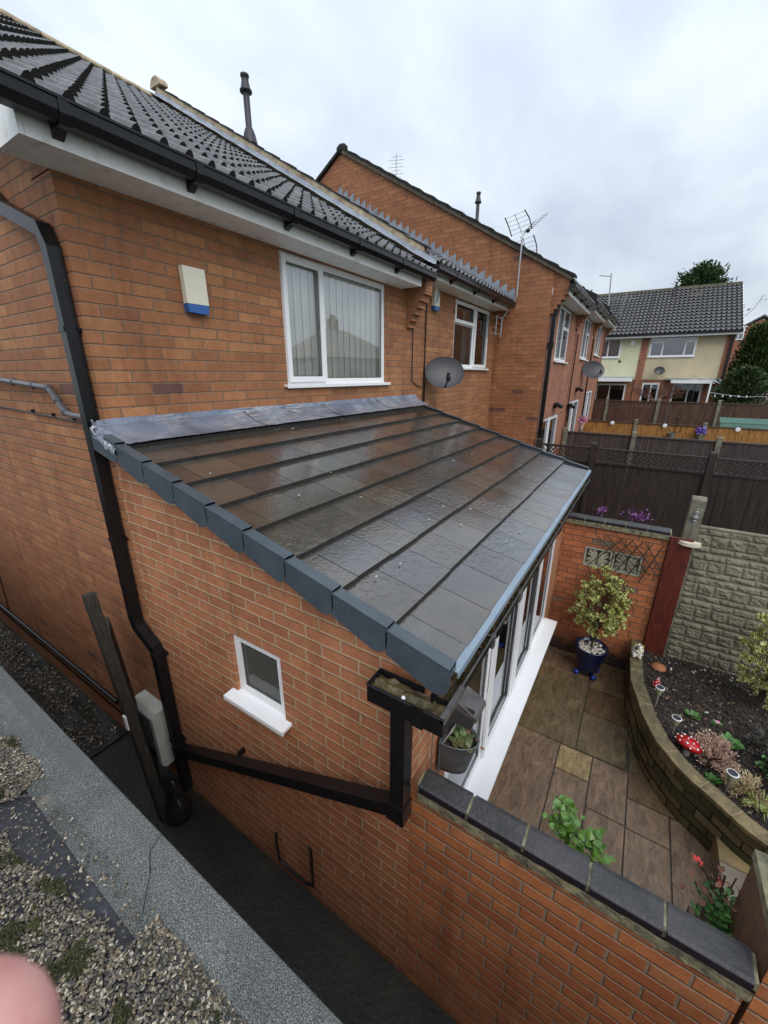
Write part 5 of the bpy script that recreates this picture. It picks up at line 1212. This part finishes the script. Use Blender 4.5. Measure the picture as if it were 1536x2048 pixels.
def varshrub(parent, base, centre, rx, ry, rz_, n, l=.062, wd=.027, extra=()):
    mb = MB(); tr = MB()
    for i in range(n):
        while True:
            q = Vector((R.uniform(-1, 1), R.uniform(-1, 1), R.uniform(-1, 1)))
            if .25 < q.length < 1: break
        q = q.normalized()*(q.length**.35)
        k_ = 1+.62*noise.noise(q*1.7+Vector((base[0], 0, 0)))
        p = Vector((centre[0]+q.x*rx*k_, centre[1]+q.y*ry*k_, centre[2]+q.z*rz_*k_))
        if noise.noise(p*9) < -.22: continue
        rosette(mb, p, 7, l, wd, (q+Vector((0, 0, .7))).normalized())
        if i % 9 == 0: tr.tube([base, (Vector(base)+Vector(centre))/2+Vector((R.uniform(-.03, .03),)*3), p], [.008, .005, .002], 5)
    for p in extra: rosette(mb, Vector(p), 9, l, wd)
    tr.tube([base, Vector(centre)-Vector((0, 0, rz_*.3))], [.014, .008], 6)
    tr.build('stem', M_bark, parent); mb.build('foliage', M_var, parent)
varshrub(pt, (bp_[0], bp_[1], PZ+.36), (bp_[0]+.05, bp_[1]-.02, .80), .22, .27, .36, 430, extra=[(3.62, -2.50, .62), (3.66, -2.53, .64), (3.7, -2.78, 1.22), (3.7, -2.80, 1.26), (3.7, -2.79, 1.17), (3.7, -2.83, 1.13)])
s2 = thing('variegated_shrub', 'yellow green variegated shrub at the right edge against the concrete fence', 'shrub', (3.5, -4.28, .2))
varshrub(s2, (3.5, -4.33, .15), (3.52, -4.36, .80), .20, .24, .42, 330)
# climbing ivy-like plant behind the near coping
def leafy(name, label, pts, n, l, wd, m_, spread=.05, cat='plant'):
    t = thing(name, label, cat, pts[0]); mb = MB(); st = MB()
    for q in range(len(pts)-1):
        a, b = Vector(pts[q]), Vector(pts[q+1]); st.tube([a, (a+b)/2+Vector((R.uniform(-.02, .02),)*3), b], .0035, 5)
        for i in range(n):
            p = a.lerp(b, R.random())+Vector((R.gauss(0, spread), R.gauss(0, spread), R.gauss(0, spread)))
            mb.leaf(p, Vector((R.uniform(-1, 1), R.uniform(-1, 1), R.uniform(-.3, .8))), Vector((R.uniform(-.4, .4)-.3, R.uniform(-.4, .4)-.2, 1)), l*R.uniform(.7, 1.2), wd*R.uniform(.8, 1.2))
    st.build('stems', M_bark, t); mb.build('foliage', m_, t); return t
leafy('climbing_plant', 'bright green leafy plant growing up behind the near brick wall coping', [(.30, -2.93, 1.0), (.26, -2.90, 1.50), (.24, -2.86, 1.62), (.22, -2.95, 1.50), (.24, -3.02, 1.50), (.24, -3.04, 1.30), (.30, -2.93, 1.1)], 46, .038, .026, leaf_mat('wall plant leaf', (.05, .13, .015), (.12, .23, .03)), .03, 'plant')
gp_ = thing('geranium_pot', 'pot of red flowered geranium behind the end of the near wall', 'plant pot', (.35, -3.45, 1.2))
mb = MB()
for i in range(190): mb.leaf(Vector((.30+R.gauss(0, .035), -3.455+R.gauss(0, .035), 1.42+R.gauss(0, .035))), Vector((R.uniform(-1, 1), R.uniform(-1, 1), R.uniform(0, .7))), Vector((0, 0, 1)), .024, .022)
mb.build('foliage', M_prim, gp_)
mb = MB()
for c_, n_ in (((.36, -3.36, 1.565), 16), ((.37, -3.45, 1.50), 5)):
    for i in range(n_): mb.leaf(Vector(c_)+Vector((R.gauss(0, .007), R.gauss(0, .007), R.gauss(0, .004))), Vector((R.uniform(-1, 1), R.uniform(-1, 1), .4)), Vector((0, 0, 1)), .013, .011)
mb.build('flowers', M_redp, gp_)
mb = MB(); mb.tube([(.31, -3.44, 1.3), (.35, -3.42, 1.48), (.36, -3.36, 1.56)], .004, 5); mb.tube([(.31, -3.44, 1.3), (.37, -3.45, 1.54)], .004, 5)
for i in range(6): mb.tube([(.32, -3.45, 1.4), (.36+R.uniform(-.03, .05), -3.40-R.uniform(0, .12), 1.5+R.uniform(-.03, .08))], .003, 4)
mb.build('stems', M_bark, gp_)
mb = MB(); 
for i in range(40): mb.leaf(Vector((.34+R.gauss(0, .03), -3.42+R.gauss(0, .05), 1.50+R.gauss(0, .04))), Vector((R.uniform(-1, 1), R.uniform(-1, 1), R.uniform(-1, .5))), Vector((R.random(), 0, 1)), .03, .02)
mb.build('withered_leaves', M_brownl, gp_)
mb = MB(); mb.lathe([(0, 1.22), (.05, 1.22), (.07, 1.37), (.06, 1.37), (0, 1.35)], (.30, -3.455, 0), 20); mb.box(.20, .42, -3.6, -3.40, 1.16, 1.218); mb.build('pot', simple('brown pot', (.12, .06, .035), .6, .2, 9), gp_)
# half-round bucket planter with floodlight above
bk = thing('wall_planter', 'grey metal half bucket planter with green leaves hung beside the patio doors', 'planter', (.25, -2.24, 1.5))
mb = MB(); mb.smooth = True
def halfb(r, z, yoff=0): 
    return [(.36+r*math.cos(t), -2.262-r*1.75*math.sin(t), z) for t in [math.pi*j/18 for j in range(19)]]
lv = [(.072, 1.39), (.076, 1.42), (.098, 1.60), (.103, 1.605), (.098, 1.607), (.093, 1.59), (.08, 1.50)]
vs = []; fs = []
for r, z in lv: vs += halfb(r, z)
for i in range(len(lv)-1):
    for j in range(18): fs.append((i*19+j, i*19+j+1, (i+1)*19+j+1, (i+1)*19+j))
fs.append(tuple(range(18, -1, -1)))
mb.add(vs, fs); mb.smooth = False; mb.box(.262, .458, -2.265, -2.262, 1.39, 1.62); mb.build('bucket', M_bucket, bk)
mb = MB(); mb.face([v for v in halfb(.090, 1.565)]); mb.build('compost', M_soil, bk)
mb = MB(); mb.tube([(.262, -2.28, 1.61), (.30, -2.30, 1.65), (.37, -2.31, 1.67), (.43, -2.30, 1.65), (.46, -2.28, 1.61)], .005, 6); mb.build('handle', M_alu, bk)
mb = MB()
for i in range(24):
    c_ = Vector((.355+R.uniform(-.055, .055), -2.35+R.uniform(-.06, .05), 1.59+R.uniform(0, .04)))
    n = 7; r_ = R.uniform(.016, .026); ti = Vector((R.uniform(-.5, .5), R.uniform(-.7, .3), 1)).normalized(); xx = ti.orthogonal().normalized(); yy = ti.cross(xx)
    mb.face([c_+(xx*math.cos(6.283*j/n)+yy*math.sin(6.283*j/n))*r_*(1+.1*(j % 2)) for j in range(n)])
mb.build('foliage', leaf_mat('geranium leaf', (.06, .10, .03), (.16, .24, .08), (.20, .13, .08)), bk)
mb = MB()
for i in range(24): mb.leaf(Vector((.40+R.gauss(0, .025), -2.36+R.gauss(0, .03), 1.60+R.uniform(0, .03))), Vector((R.uniform(-1, 1), R.uniform(-1, 1), R.uniform(-1, 1))), Vector((0, 0, 1)), .03, .016)
mb.build('withered_leaves', M_brownl, bk)
mb = MB(); mb.tube([(.17, -2.262, 2.10), (.17, -2.262, 1.45), (.185, -2.262, 1.435), (.20, -2.262, 1.46)], .004, 6); mb.build('hook', M_alu, bk)
fl = thing('floodlight', 'grey security floodlight hanging under the gutter above the half bucket', 'light', (.42, -2.3, 1.8))
mb = MB(); mb.prism(lambda a, b, c: (.42+c, -2.30+a, 1.80+b), [(0, .02), (-.11, -.03), (-.12, -.055), (0, -.03)], -.07, .075); mb.build('lamp_head', M_greylip, fl)
mb = MB(); mb.prism(lambda a, b, c: (.33+a, c, 1.70+b), [(0, 0), (.035, .10), (.07, 0)], -2.40, -2.30); mb.box(.36, .40, -2.31, -2.241, 1.78, 1.84); mb.build('sensor', M_dish, fl)
# bed ornaments
def solar(x, y, label, h=.24):
    t = thing('solar_light', label, 'solar light', (x, y, .18), 'solar stake lights in the flower bed')
    mb = MB(); mb.smooth = True; mb.lathe([(.004, 0), (.009, .02), (.011, h*.6), (.013, h*.62)], (x, y, .18), 14); mb.build('stake', simple('frosted stake', (.36, .33, .28), .4, .1, 5), t)
    mb = MB(); mb.smooth = True; mb.lathe([(.013, h*.6), (.022, h*.68), (.030, h*.85), (.036, h*.97)], (x, y, .18), 24); mb.build('shade', simple('frosted cup', (.38, .40, .26), .35, .1, 5), t)
    mb = MB(); mb.smooth = True; mb.lathe([(.034, h*.95), (.040, h*.96), (.040, h*1.0), (.034, h*1.0)], (x, y, .18), 24); mb.build('rim', M_upvc, t)
    mb = MB(); mb.lathe([(.0355, h*.985), (0, h*.987)], (x, y, .18), 24); mb.build('solar_panel', M_dish, t)
solar(3.03, -3.475, 'solar stake light nearest the red cone ornament at the far end of the bed')
solar(2.66, -3.60, 'middle solar stake light, beside the large red mushroom')
solar(2.24, -3.95, 'solar stake light nearest the yellow edging stones, in front of the pink heather')
def mushroom(x, y, s, label, cone=False, tilt=.35):
    t = thing('mushroom_ornament', label, 'ornament', (x, y, .18), 'red toadstool ornaments')
    mb = MB(); mb.smooth = True; mb.lathe([(.022*s, 0), (.02*s, .05*s), (.016*s, .10*s)], (x, y, .18), 14); mb.build('stalk', simple('grey white stalk', (.5, .48, .44), .5, .1, 5), t)
    M = Matrix.Rotation(tilt, 3, Vector((.5, .85, 0)))
    pr = [(.075*s*math.cos(a), .045*s*math.sin(a)) for a in [math.pi/2*j/8 for j in range(9)]] if not cone else [(.05*s, 0), (.048*s, .02*s), (.03*s, .06*s), (.012*s, .10*s), (0, .12*s)]
    mb = MB(); mb.smooth = True; mb.lathe([(0, -.012*s), (pr[0][0]*.95, -.012*s)]+pr, (x, y, .18+.10*s), 26, M)
    mb.build('cap', simple('red glaze', (.50, .008, .010), .2, .2, 5), t)
    mb = MB(); mb.smooth = True
    for i in range(20):
        a = i*2.399; kq = (i+.5)/20; el = math.acos(1-kq)
        if cone: rr = .05*s*(1-kq*.9); zz = .115*s*kq; q = Vector((rr*math.cos(a), rr*math.sin(a), zz))
        else: q = Vector((.075*s*math.sin(el)*math.cos(a), .075*s*math.sin(el)*math.sin(a), .045*s*math.cos(el)))
        q = M @ q; mb.blob((x+q.x, y+q.y, .18+.10*s+q.z), .0058*s*(1 if i % 3 else 1.3), 8)
    mb.build('spots', M_upvc, t)
mushroom(2.50, -3.70, 1.35, 'large red toadstool ornament with white spots beside the pink heather')
mushroom(3.27, -3.47, .8, 'small red pointed toadstool ornament at the far end of the bed', True, .1)
t = thing('terracotta_dish', 'small broken terracotta toadstool at the foot of the red board', 'ornament', (3.68, -3.50, .18))
mb = MB(); mb.smooth = True; mb.lathe([(.022, 0), (.02, .06)], (3.66, -3.50, .18), 12); mb.build('stalk', M_cpost, t)
mb = MB(); mb.smooth = True; mb.lathe([(.075, .05), (.07, .07), (.03, .09), (0, .095)], (3.66, -3.50, .18), 18); mb.build('cap', simple('terracotta', (.42, .16, .07), .7, .2, 9), t)
# puppy statue on the wall end
dg = thing('puppy_statue', 'small white yellow and black puppy statue sitting on the end of the curved wall', 'statue', (3.62, -3.27, .305))
def skinobj(name, verts, edges, radii, mats, parent, sub=2):
    g_ = ORG[parent.name]; me = bpy.data.meshes.new(name); me.from_pydata([tuple(Vector(v)-g_) for v in verts], edges, []); o = bpy.data.objects.new(name, me); COL.objects.link(o); o.parent = parent
    me.materials.append(mats); md = o.modifiers.new('skin', 'SKIN'); md.use_smooth_shade = True
    for i, r in enumerate(radii): me.skin_vertices[0].data[i].radius = (r, r) if not isinstance(r, tuple) else r
    me.skin_vertices[0].data[0].use_root = True; s = o.modifiers.new('sub', 'SUBSURF'); s.levels = sub; s.render_levels = sub; ORG[o.name] = g_; return o
def pup_mat():
    mt, nt, b = mat('painted puppy'); p_ = geo(nt); f = noi(nt, p_, 26, 2); g2 = noi(nt, p_, 30, 1, .5, 3)
    c = ramp(nt, f, [(.42, (.05, .045, .04)), (.47, (.72, .69, .60)), (.60, (.75, .72, .64)), (.62, (.62, .50, .08))])
    L(nt, c, b.inputs['Base Color']); b.inputs['Roughness'].default_value = .4; return mt
X, Y, Z = 3.62, -3.27, .305
Mp = pup_mat()
skinobj('body', [(X, Y, Z+.05), (X+.01, Y, Z+.10), (X-.01, Y, Z+.15), (X-.035, Y, Z+.165), (X-.06, Y+.03, Z+.015), (X-.06, Y-.03, Z+.015), (X-.03, Y+.03, Z+.07), (X-.03, Y-.03, Z+.07), (X+.05, Y, Z+.02), (X-.02, Y+.05, Z+.02), (X-.02, Y-.05, Z+.02)],
        [(0, 1), (1, 2), (2, 3), (1, 6), (6, 4), (1, 7), (7, 5), (0, 8), (0, 9), (0, 10)], [.058, .050, .052, .030, .018, .018, .022, .022, .022, .032, .032], Mp, dg)
mb = MB(); mb.smooth = True; mb.blob((X-.01, Y+.042, Z+.155), .02, 8, .6, .5, 1.4); mb.blob((X-.01, Y-.042, Z+.155), .02, 8, .6, .5, 1.4); mb.build('ears', simple('puppy ear', (.5, .38, .05), .5, .2, 9), dg)
mb = MB(); mb.blob((X-.062, Y, Z+.168), .006, 8); mb.blob((X-.045, Y+.016, Z+.182), .004, 6); mb.blob((X-.045, Y-.016, Z+.182), .004, 6); mb.build('nose_and_eyes', M_black, dg)
# bed plants
def clump(name, label, x, y, z, n, l, wd, m_, rx=.06, flower=None, cat='plant', grp=None, up=.6):
    t = thing(name, label, cat, (x, y, z), grp); mb = MB()
    for i in range(n):
        a = i*2.399; r_ = rx*math.sqrt((i+.5)/n); p = Vector((x+r_*math.cos(a)*.4, y+r_*math.sin(a)*.4, z+.01)); mb.leaf(p, Vector((math.cos(a), math.sin(a), up*R.uniform(.4, 1.3))), Vector((0, 0, 1)), l*R.uniform(.7, 1.1), wd, .2)
    mb.build('leaves', m_, t)
    if flower:
        mb = MB()
        for i in range(10): a = i*.63; mb.leaf(Vector((x-.01, y, z+.05)), Vector((math.cos(a), math.sin(a), .3)), Vector((0, 0, 1)), .022, .018)
        mb.build('flower', flower, t)
    return t
G_ = 'primrose plants in the flower bed'
clump('primrose', 'small leafy primrose without flowers near the far solar light', 3.03, -3.78, .2, 22, .06, .035, M_prim, .05, grp=G_)
clump('primrose', 'primrose with one pink flower in the bare soil', 3.03, -3.97, .2, 12, .045, .03, M_prim, .04, M_pinkp, grp=G_)
clump('primrose', 'large round leaved primrose right of the pink flowered one', 2.84, -4.05, .2, 22, .09, .055, M_prim, .06, grp=G_, up=.35)
clump('primrose', 'leafy green plant between the heather and the curved wall', 2.30, -3.86, .2, 16, .06, .03, M_prim, .05, grp=G_, up=.9)
leafy('green_plant', 'bushy light green plant at the right edge beyond the pink heather', [(2.65, -4.30, .2), (2.62, -4.34, .36), (2.45, -4.36, .25), (2.35, -4.33, .36)], 90, .045, .025, M_prim, .04)
def bush(name, label, c, r, n, l, wd, m_, cat='shrub', grp=None, stem=True):
    t = thing(name, label, cat, (c[0], c[1], c[2]-r[2]), grp); mb = MB(); st = MB()
    nb = max(6, n//60)
    for i in range(nb):
        q = Vector((R.gauss(0, 1), R.gauss(0, 1), abs(R.gauss(0, 1)))).normalized(); tip = Vector((c[0]+q.x*r[0], c[1]+q.y*r[1], c[2]-r[2]*.5+q.z*r[2]*1.4)); b0 = Vector((c[0], c[1], c[2]-r[2]*.8))
        st.tube([b0, tip], [.005, .002], 4)
        for j in range(n//nb):
            k_ = R.uniform(.45, 1.05); p = b0.lerp(tip, k_)+Vector((R.gauss(0, .012), R.gauss(0, .012), R.gauss(0, .012))); d = (tip-b0).normalized()+Vector((R.uniform(-.8, .8), R.uniform(-.8, .8), R.uniform(-.3, .8)))
            mb.leaf(p, d, Vector((R.uniform(-1, 1), R.uniform(-1, 1), 1)), l*R.uniform(.7, 1.3), wd)
    st.build('stems', M_bark, t); mb.build('foliage', m_, t); return t
bush('heather', 'pink tinged heather bush behind the large red toadstool', (2.55, -3.88, .30), (.20, .16, .13), 2600, .022, .008, M_heath)
bush('heather', 'lower pink and cream heather spreading toward the grass tuft', (2.33, -4.08, .27), (.17, .14, .10), 1800, .022, .008, leaf_mat('cream heather foliage', (.36, .27, .14), (.68, .55, .34), rough=.7))
bush('heather', 'dark grey green heather at the right edge of the bed', (2.85, -4.40, .30), (.26, .24, .13), 2600, .025, .009, M_dkheath)
t = thing('grass_tuft', 'tuft of yellow green blades at the right edge above the edging stones', 'grass', (2.15, -4.12, .2)); mb = MB()
for i in range(40):
    a = R.uniform(0, 6.28); b0 = Vector((2.20, -4.16, .2)); d = Vector((math.cos(a)*.16, math.sin(a)*.16, R.uniform(.03, .14))); s_ = Vector((-math.sin(a), math.cos(a), 0))*.003
    mb.add([b0-s_, b0+s_, b0+d*.6+Vector((0, 0, .04))+s_, b0+d*.6+Vector((0, 0, .04))-s_, b0+d], [(0, 1, 2, 3), (3, 2, 4)])
mb.build('blades', leaf_mat('grass blade', (.22, .30, .06), (.38, .45, .12)), t)
t = thing('bare_shrub', 'bare twiggy shrub in front of the concrete panels', 'shrub', (3.25, -3.85, .2)); mb = MB()
for d in ((-.05, -.02, .42), (.0, -.05, .38), (.16, -.22, .14), (.12, -.2, .10), (-.02, .05, .3), (.2, .02, .25)): mb.tube([(3.25, -3.80, .18), (3.25+d[0]*.5, -3.80+d[1]*.5, .18+d[2]*.6), (3.25+d[0], -3.80+d[1], .18+d[2])], [.005, .004, .0015], 5)
mb.build('twigs', M_bark, t)
def reg_bed():
    x = R.uniform(1.9, 4.05); y = R.uniform(-4.7, -3.3)
    return (x, y) if y < curve_y(x)-.13 else None
chips('soil_crumbs', 7000, reg_bed, lambda x, y: .185+.04*((y+6.5)/3.3)+.0, .004, .016, [(M_soil, 12), (M_peb, .35), (MATS['chip buff'], .5), (M_brownl, .6), (MATS['chip dark'], 3)], 'crumbly dark soil with bark and pebbles in the raised bed')
# purple flowers behind the patio wall
for i, (yy, lb, n) in enumerate(((-2.62, 'small sprig of purple flowers behind the patio wall, left of the larger one', 60), (-3.0, 'larger bunch of purple flowers showing above the patio wall coping', 150))):
    t = thing('flowering_plant', lb, 'plant', (4.25, yy, 1.6)); mb = MB()
    for j in range(n): mb.leaf(Vector((4.30+R.gauss(0, .04), yy+R.gauss(0, .035 if i == 0 else .075), 1.79+R.gauss(0, .03))), Vector((R.uniform(-1, 1), R.uniform(-1, 1), R.uniform(-1, 1))), Vector((0, 0, 1)), .025, .022)
    mb.build('flowers', M_purple, t)
    st = MB()
    for j in range(6): st.tube([(4.3, yy+R.uniform(-.05, .05), -.2), (4.3, yy+R.uniform(-.08, .08), 1.78)], .004, 4)
    st.build('stems', M_bark, t)
# hanging baskets and pots at the orange fence
def hang(x, y, z, m_, label, potm=None, s=1.0):
    t = thing('hanging_flowers', label, 'flowers', (x, y, z), 'flowers hung on walls and fences'); mb = MB()
    for j in range(260): mb.leaf(Vector((x+R.gauss(0, .05)*s, y+R.gauss(0, .055)*s, z+R.gauss(0, .05)*s)), Vector((R.uniform(-1, 1), R.uniform(-1, 1), R.uniform(-1, 1))), Vector((0, 0, 1)), .05, .045)
    mb.build('flowers', m_, t); mb = MB(); mb.lathe([(.04, -.28), (.09, -.06), (0, -.06)], (x, y, z), 14); mb.build('pot', potm or M_dkheath, t); return t
hang(12.2, -1.30, 2.15, M_pinkp, 'pink flowers in a basket trailing beside the second patio door', M_heath)
hang(13.85, -4.32, 1.86, M_lilac, 'violet flowers in a small pot on the orange fence', M_cpost)
t = thing('wall_pot', 'grey pot with curled wire holder on the orange fence', 'pot', (13.85, -3.63, 1.5)); mb = MB(); mb.lathe([(0, 0), (.06, 0), (.10, .22), (.11, .24), (.09, .24), (0, .2)], (13.82, -3.63, 1.52), 16); mb.build('pot', M_cpost, t)
mb = MB(); mb.tube([(13.85, -3.70, 1.75), (13.85, -3.70, 2.15), (13.85, -3.66, 2.2)], .012, 5); mb.tube([(13.85+0, -3.70+.14*math.cos(a), 1.86+.10*math.sin(a)) for a in [math.pi+.4*j for j in range(9)]], .008, 5); mb.blob((13.85, -3.70, 2.2), .04, 8); mb.build('wire_holder', M_black, t)
# green bench cushion / covered box beyond the orange fence
t = thing('garden_storage', 'pale green slatted garden box lid showing above the orange fence', 'box', (16, -6, 1.2)); mb = MB()
for i in range(4): mb.box(16.0+.12*i, 16.1+.12*i, -7.6, -4.97, 1.94+.035*i, 1.975+.035*i)
mb.build('lid', simple('sage green', (.16, .30, .25), .5, .1, 2), t); mb = MB(); mb.box(16.0, 16.5, -7.6, -5.0, .8, 1.93); mb.build('case', MATS['sage green'], t)
# trees
def tree(label, x, y, zb, zt, r, m_, n, leafl, name='conifer', dens=1.0, lean=0, shape='cone', grp='trees and hedges behind the gardens'):
    t = thing(name, label, 'tree', (x, y, zb), grp); H = zt-zb
    mb = MB(); mb.tube([(x, y, zb), (x+lean*.5, y, zb+H*.5), (x+lean, y, zt-.2)], [r*.10, r*.07, .02], 8)
    crown = MB()
    nb = 90
    for i in range(nb):
        f = (i+.5)/nb; h = zb+H*(.10+.88*f); a = i*2.399
        rr = r*((1-f)**.65 if shape == 'cone' else math.sqrt(max(0, 1-(2*f-.9)**2*.9)))*R.uniform(.75, 1.12)+.05
        root = Vector((x+lean*f, y, h-rr*.15)); tip = Vector((x+lean*f+rr*math.cos(a), y+rr*math.sin(a), h+rr*.25*(1 if shape == 'cone' else .3)))
        mb.tube([root, tip], [.03, .008], 4)
        for j in range(n//nb):
            k_ = R.random()**.55; p = root.lerp(tip, k_)+Vector((R.gauss(0, .10*r), R.gauss(0, .10*r), R.gauss(0, .07*r)))
            d = (tip-root).normalized()*.8+Vector((R.uniform(-.6, .6), R.uniform(-.6, .6), R.uniform(-.2, .8)))
            crown.leaf(p, d, Vector((R.uniform(-1, 1), R.uniform(-1, 1), 1)), leafl*R.uniform(.6, 1.3), leafl*.38)
    mb.build('trunk', M_bark, t); crown.build('crown', m_, t); return t
tree('dark wind-swept conifer rising behind the ridge of the pale houses', 31, -4.25, 1.5, 9.5, 1.9, M_con, 15000, .24, shape='round', lean=-.0)
tree('broad green conifer right of the buff house', 30.0, -7.45, .9, 6.0, 1.5, M_con2, 9000, .24, shape='cone')
tree('dark low bush at the corner of the buff house', 22.6, -6.25, .9, 3.7, .95, M_con, 4500, .2, shape='round', name='bush')
tree('tall dark green tree at the far right edge', 34.0, -10.6, 1, 6.7, 1.4, M_con, 6000, .3, shape='round')
tree('bright green column of hedge beside the tall dark tree', 32.0, -9.0, 1, 6.0, .9, M_con2, 4500, .24, shape='round', name='hedge')
tree('green hedge low at the far right edge', 29.0, -10.0, 1, 4.9, 1.2, M_con2, 4000, .24, shape='round', name='hedge')
t = thing('bare_tree', 'leafless reddish tree in front of the buff house', 'tree', (22, -3.2, .9)); mb = MB()
def br(p, d, l, r_, dep):
    q = p+d*l; mb.tube([p, q], [r_, r_*.6], 5, cap=False)
    if dep == 0: return
    for i in range(3 if dep > 1 else 4):
        nd = (d+Vector((R.uniform(-.9, .9), R.uniform(-.9, .9), R.uniform(-.25, .55)))).normalized(); br(q, nd, l*R.uniform(.6, .85), r_*.6, dep-1)
br(Vector((22, -3.15, .9)), Vector((0, 0, 1)), 1.35, .07, 0)
for i in range(6): br(Vector((22, -3.15, 2.25)), Vector((R.uniform(-1, 1), math.cos(i*1.05), R.uniform(.2, .9))).normalized(), .40, .035, 4)
mb.build('branches', simple('red brown bark', (.16, .07, .05), .8, .2, 5), t)
# sheds, far brick house
def shed(label, x, y, z, w_, d, h, m_, roofm):
    t = thing('garden_shed', label, 'shed', (x, y, z), 'garden sheds'); mb = MB(); mb.prism(lambda a, b, c: (x+c, y+a, z+b), [(0, 0), (-w_, 0), (-w_, h*.85), (-w_/2, h), (0, h*.85)], 0, d); mb.build('walls', m_, t)
    mb = MB(); mb.prism(lambda a, b, c: (x+c, y+a, z+b), [(.1, h*.82), (-w_/2, h+.04), (-w_-.1, h*.82), (-w_-.1, h*.85), (-w_/2, h+.09), (.1, h*.85)], -.15, d+.15); mb.build('roof', roofm, t)
    mb = MB(); mb.box(x-.02, x-.001, y-w_*.7, y-w_*.35, z, z+h*.65); mb.build('door', m_, t); return t
shed('pink shed with grey felt roof at the right edge', 25.0, -6.75, .95, 2.4, 2.4, 2.15, M_pink, M_felt)
shed('brown shed with grey roof behind the pink shed', 28.5, -6.9, 1.1, 2.2, 2.0, 2.0, M_woodb, M_felt)
fh = thing('brick_house', 'distant red brick house with small white window on the right skyline', 'house', (48, -9, 2), None)
mb = MB(); mb.prism(lambda a, b, c: (a+48, c, b), [(0, 1), (8, 1), (8, 5.6), (0, 5.6)], -18, -6.2); mb.prism(lambda a, b, c: (48+c, a, b), [(-6.2, 5.6), (-9.9, 8.05), (-14, 5.6)], 0, 8); mb.build('walls', simple('far brick', (.34, .13, .08), .8, .1, 2), fh)
window(fh, FX(48), -8.9, -8.2, 6.4, 7.3, (-8.55,), depth=-.07, fr=.08)
mb = MB(); mb.prism(lambda a, b, c: (48+c, a, b), [(-6.0, 5.6), (-9.9, 8.2), (-14.2, 5.5), (-14.2, 5.65), (-9.9, 8.35), (-5.9, 5.75)], -.15, 8); mb.build('roof', M_tile2, fh)
# washing line
t = thing('washing_line', 'white pegged washing line beyond the tall brown fence', 'washing line', (20, -5, 3)); mb = MB(); mb.tube([(20.5, -4.9, 2.75), (20.5, -6, 2.6), (20.5, -7.6, 2.68)], .005, 4); 
for i in range(5): mb.box(20.49, 20.51, -5.15-.25*i, -5.11-.25*i, 2.58, 2.66)
mb.build('line', M_upvc, t); mb = MB(); mb.tube([(20.5, -4.9, 1), (20.5, -4.9, 3.1)], .03, 6); mb.build('post', M_upvc, t)
# house across the gardens, seen mirrored in the windows
oh = thing('rendered_house', 'semi detached house with hipped roof and chimneys, only seen mirrored in the large window', 'house', (13, -34, 0)); mb = MB(); mb.box(30, 41, -30, -22, -.2, 5.0); mb.build('walls', simple('opposite render', (.42, .38, .30), .8, .1, 2), oh)
mb = MB(); A = [(29.5, -21.5, 5.0), (41.5, -21.5, 5.0), (41.5, -30.5, 5.0), (29.5, -30.5, 5.0), (33.2, -26, 7.9), (36.5, -26, 7.9)]; mb.add(A, [(0, 1, 5, 4), (1, 2, 5), (2, 3, 4, 5), (3, 0, 4)]); mb.build('roof', simple('opposite roof', (.30, .25, .20), .8, .1, 2), oh)
mb = MB(); mb.box(34.0, 34.9, -26.6, -25.8, 7.6, 8.9)
for i in range(3): mb.lathe([(.12, 8.9), (.12, 9.3), (0, 9.3)], (34.2+i*.28, -26.2, 0), 8)
mb.build('chimney', simple('chimney brick', (.22, .12, .09), .8, .1, 2), oh)
for i in range(2): window(oh, lambda u, v, ww: (u, -22+ww, v), 31.5+i*5, 33.5+i*5, 3.0, 4.2, (32.5+i*5,), depth=-.07)
tree('winter tree mirrored in the narrow pane of the large window', 20.5, -20.5, -.2, 6.5, 1.6, M_con2, 2500, .16, shape='round', name='garden_tree')
# ------------------------------------------------------------------ finger in front of the lens
fg = thing('person', 'blurred pink fingertip of the photographer at the bottom left corner', 'person', tuple(CP+cx*-.05+cy*.06+cz*.045))
def cp_(px, py, d): return CP+cx*((px-768)/799.5*d)+cy*((py-1024)/799.5*d)+cz*d
tip = cp_(-6, 2030, .046)
ax_ = (cx*-.55+cy*.75+cz*-.15).normalized()
P_ = [tip+ax_*t for t in (0, .012, .028, .05, .075)]
fo = skinobj('finger', P_, [(0, 1), (1, 2), (2, 3), (3, 4)], [.0126, .0124, .0126, .013, .014], M_skin, fg)
